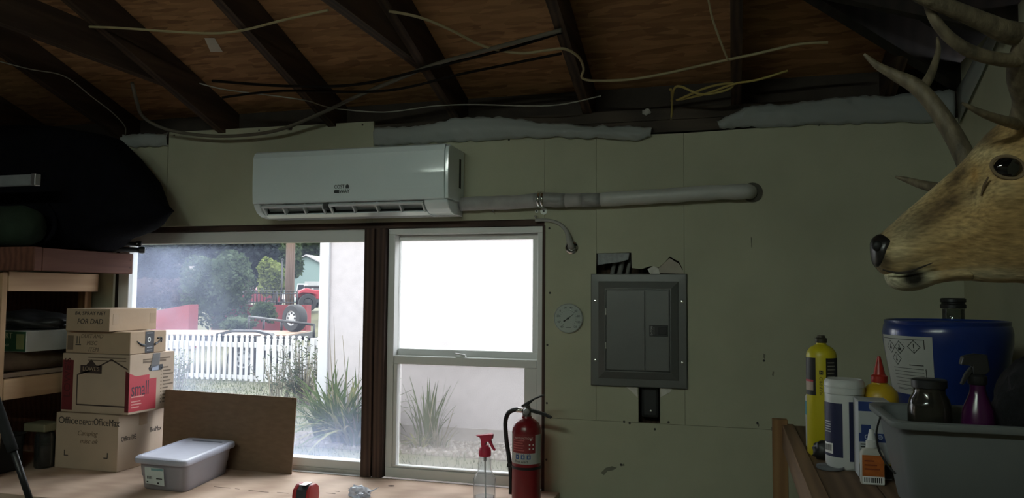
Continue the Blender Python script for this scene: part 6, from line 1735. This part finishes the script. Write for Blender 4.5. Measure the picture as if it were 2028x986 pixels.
# ---- vehicles
def car(name, lab, u, zc_, L, H, Wd, paint, rz, pick=False):
    o = at(u, 600, zc_); o.z = gh(o.x, o.y)
    t = thing(name, lab, 'car', o, rz, local=True)
    body = [(-L/2, .40), (-L/2, .85), (-L/2+.05, .95), (L/2-1.2, .98), (L/2-.1, .86), (L/2, .65), (L/2, .40)]
    prism('body', body, 'y', -Wd/2, Wd/2, paint, t, .04, 2)
    c0_ = -.2 if pick else -L/2+.3
    prism('cabin', [(c0_, .96), (c0_+.15, H), (L/2-2.1, H), (L/2-1.35, .97)], 'y', -Wd/2+.10, Wd/2-.10, paint, t, .04, 2)
    gm_ = M('car_glass', (.05, .06, .07), .1)
    for s_ in (-1, 1):
        prism('side_window', [(c0_+.12, 1.03), (c0_+.24, H-.10), (L/2-2.15, H-.10), (L/2-1.60, 1.03)], 'y', s_*(Wd/2-.095), s_*(Wd/2-.09), gm_, t)
    box('windscreen', (L/2-1.66, -Wd/2+.2, 1.04), (L/2-1.64, Wd/2-.2, H-.08), gm_, t, rot=Matrix.Rotation(R(-40), 3, 'Y'))
    if pick: box('bed_wall', (-L/2, -Wd/2+.02, .951), (-.25, -Wd/2+.10, 1.05), paint, t); box('bed_wall', (-L/2, Wd/2-.10, .951), (-.25, Wd/2-.02, 1.05), paint, t)
    for sx in (-L/2+.8, L/2-.85):
        for s_ in (-1, 1): wheel(t, (sx, s_*(Wd/2-.10), .36), .36, .22, Vector((0, s_, 0)), M('alloy_rim', (.4, .4, .42), .4))
    box('bumper', (L/2-.02, -Wd/2+.1, .42), (L/2+.06, Wd/2-.1, .62), M('bumper_grey', (.12, .12, .13), .5), t, .02)
    return t
car('pickup_truck', 'white pickup truck parked in the street beyond the railing', 592, 66, 5.2, 1.85, 1.9, M('car_white', (.82, .83, .84), .3), YAW+R(8), True)
car('parked_car', 'dark grey car parked beside the white pickup truck', 648, 55, 4.6, 1.62, 1.85, M('car_grey', (.05, .055, .065), .3), YAW+R(100))
car('parked_car', 'dark red car half hidden by the trees beyond the railing', 500, 54, 4.4, 1.5, 1.75, M('car_red', (.30, .03, .05), .3), YAW+R(5))
# ---- houses in the street
def house(name, lab, u, zc_, W_, D_, H_, RH, wallm, roofm, rz, door=None):
    o = at(u, 600, zc_); o.z = gh(o.x, o.y)
    t = thing(name, lab, 'house', o, rz, local=True)
    prism('wall', [(-W_/2, -.2), (W_/2, -.2), (W_/2, H_), (0, H_+RH), (-W_/2, H_)], 'y', 0, D_, wallm, t)
    for s_ in (-1, 1):
        e = .35; sl_ = RH/(W_/2)
        prism('roof', [(0, H_+RH+.02), (s_*(W_/2+e), H_-e*sl_+.02), (s_*(W_/2+e), H_-e*sl_+.16), (0, H_+RH+.16)], 'y', -.4, D_+.4, roofm, t)
    if door: box('garage_door', (door[0], -.03, 0), (door[1], -.001, door[2]), M('door_white', (.74, .75, .75), .6), t, .01)
    for a in (-W_*.36, W_*.30):
        wf = box('window', (a-.45, -.05, 1.0), (a+.45, -.0305, 2.0), M('trim_white', (.86, .87, .9)), t) if not door else None
        if wf: box('pane', (a-.38, -.06, 1.07), (a+.38, -.051, 1.93), M('dark_pane', (.08, .10, .11), .15), wf)
    return t
house('street_house', 'pale teal garage with a low gable roof across the street', 606, 84, 9.0, 9, 2.9, 2.2, M('teal_siding', (.36, .50, .48), .8, vary=.05), M('roof_pale', (.58, .57, .58), .9), YAW+R(-6), (-.2, 3.6, 2.3))
house('street_house', 'low brown house with a pale door behind the left trees', 352, 37, 3.2, 5, 1.3, .7, M('brown_siding', (.26, .20, .18), .85, vary=.1), M('roof_brown', (.30, .24, .22), .9), YAW+R(10), (-.45, .75, 1.0))

# ---- trees
def tree(name, lab, u, v, zc_, ru, rv, mat, n, leaf, seed, depth=1.0, conical=False, trunk=True):
    r = random.Random(seed)
    c = at(u, v, zc_); rx_ = ru*zc_/FPX; rz_ = rv*zc_/FPX; ry_ = rx_*depth
    g_ = gh(c.x, c.y)
    t = thing(name, lab, 'tree', (c.x, c.y, g_), group='trees and bushes beyond the fence')
    vv = []; ff = []
    blobs = []
    for _ in range(12):
        a = r.uniform(0, 6.283); e = r.uniform(-.9, .9); q = r.uniform(.35, .75)
        blobs.append((Vector((math.cos(a)*q*math.cos(e), math.sin(a)*q*math.cos(e), math.sin(e)*q)), r.uniform(.35, .55)))
    blobs.append((Vector((0, 0, 0)), .75))
    for _ in range(n):
        bc, br = r.choice(blobs)
        d_ = Vector((r.gauss(0, 1), r.gauss(0, 1), r.gauss(0, 1))).normalized()
        p = bc+d_*br*r.uniform(.70, 1.05)
        if conical: sc_k = max(.12, (1-p.z)/2*1.25); p = Vector((p.x*sc_k, p.y*sc_k, p.z))
        p = c+Vector((p.x*rx_, p.y*ry_, p.z*rz_))
        if p.z < g_+.05: continue
        l = leaf*r.uniform(.6, 1.4)
        a1 = Vector((r.gauss(0, 1), r.gauss(0, 1), r.gauss(0, .7))).normalized(); a2 = a1.cross(Vector((r.gauss(0, 1), r.gauss(0, 1), r.gauss(0, 1)))).normalized()
        k0 = len(vv); vv += [p-a1*l, p+a2*l*.5, p+a1*l, p-a2*l*.5]; ff.append((k0, k0+1, k0+2, k0+3))
    mesh('crown', vv, ff, mat, t)
    # inner mass so that the crown is not see-through
    iv, if_ = blobgeo(c, (rx_*.62, ry_*.62, rz_*.66), 3, .2, 2.0, seed)
    if conical: iv = [Vector((c.x+(p.x-c.x)*max(.1, (1-(p.z-c.z)/rz_)/2*1.2), c.y+(p.y-c.y)*max(.1, (1-(p.z-c.z)/rz_)/2*1.2), p.z)) for p in iv]
    iv = [Vector((p.x, p.y, max(p.z, g_+.02))) for p in iv]
    mesh('inner_foliage', iv, if_, mat, t, True)
    if trunk: tube('trunk', [(c.x, c.y, g_-.1), (c.x+.1, c.y, g_+(c.z-g_)*.5), (c.x, c.y, c.z)], [.10+rx_*.06, .08+rx_*.04, .05], M('bark', (.10, .08, .065), .95, vary=.2), t, 8, 3)
    return t
gA = leafmat('grey_green_leaf', (.070, .105, .060), (.19, .25, .155))
gB = leafmat('bright_green_leaf', (.20, .26, .07), (.44, .50, .18))
gC = leafmat('dark_conifer', (.012, .022, .026), (.10, .125, .125))
gD = leafmat('mid_green_leaf', (.07, .11, .055), (.17, .23, .12))
gE = leafmat('purple_brown_leaf', (.075, .060, .070), (.20, .16, .17))
tree('round_tree', 'big round grey green tree behind the fence', 428, 568, 21, 70, 88, gA, 9000, .055, 1)
tree('small_bush', 'small green bush in front of the red wall', 524, 618, 20.3, 30, 24, gD, 2500, .045, 2, trunk=False)
tree('bright_tree', 'yellow green young tree beside the utility pole', 541, 548, 27, 32, 42, gB, 4000, .075, 3)
tree('dark_conifer', 'dark conifer filling the left of the wide window', 272, 520, 29, 75, 95, gC, 9000, .12, 4)
tree('dark_conifer', 'dark blue green conifer behind the round tree', 380, 478, 46, 85, 110, gC, 8000, .16, 5)
tree('dark_conifer', 'dark conifer between the round tree and the utility pole', 490, 485, 41, 62, 95, gC, 8000, .16, 6)
tree('street_tree', 'tall green tree behind the teal garage', 622, 470, 104, 75, 62, gD, 8000, .4, 7)
tree('street_tree', 'mid green tree behind the yellow green tree', 548, 505, 68, 48, 62, gD, 7000, .26, 8)
tree('shrub', 'purple brown shrub at the far left beside the red wall', 280, 580, 22, 60, 40, gE, 5000, .06, 9, trunk=False)
tree('shrub', 'low brownish shrub between the red wall and the round tree', 345, 580, 25, 45, 34, gE, 4000, .08, 10, trunk=False)
tree('street_tree', 'distant pale tree at the top left of the wide window', 250, 450, 58, 110, 110, gD, 8000, .26, 13)
tree('dark_conifer', 'far dark conifer above the street behind all the other trees', 450, 440, 96, 120, 110, gC, 8000, .3, 14)
tree('street_tree', 'far green tree right of the teal garage', 690, 470, 100, 80, 90, gD, 5000, .3, 15)
tree('dark_conifer', 'far dark conifer seen between the round tree and the bright tree', 503, 520, 80, 38, 70, gC, 6000, .22, 17)
tree('small_bush', 'low bush at the foot of the round tree', 470, 640, 19.5, 40, 18, gA, 1800, .045, 16, trunk=False)

# ================================================================== SHOP LIGHTS BEHIND THE VIEWER
M, wood, leafmat = M_in, wood_in, leaf_in
tubem = lamp_mat('fluorescent_tube', (.86, 1.0, .88), TUBE_STRENGTH*10)
hsm = M('enamel_white', (.6, .6, .58), .4)
def shop_light(x, y, z, L, tm, lab):
    t = thing('shop_light', lab, 'lamp', (x, y, z), group='shop lights behind the viewer', local=True)
    h = L/2
    box('batten', (-h-.03, -.035, .022), (h+.03, .035, .065), hsm, t, .004)
    for s_ in (-1, 1):
        vv, ff = lathegeo([(.0, -h), (.013, -h+.002), (.013, h-.002), (0, h)], (0, s_*.045, .0), 12, Vector((1, 0, 0)))
        mesh('tube', vv, ff, tm, t, True)
        for e_ in (-h-.015, h+.015): box('lamp_holder', (e_-.012, s_*.045-.018, -.018), (e_+.012, s_*.045+.018, .03), hsm, t, .003)
    zr = min(zroof(y if y > YR else 2*YR-y), ZS+SL*(XR-x-h))
    for s_ in (-h*.8, h*.8):
        tube('hanging_chain', [(s_, 0, .065), (s_, 0, zr-z)], .004, steel, t, 6, 1)
    return t
shop_light(-1.05, -3.4, 2.66, 1.18, tubem, 'long fluorescent shop light hanging behind the viewer')
shop_light(-2.45, -3.45, 2.68, .45, lamp_mat('short_tube', (.86, 1.0, .88), TUBE_STRENGTH*5.5), 'short fluorescent light hanging behind the viewer over the bench side')
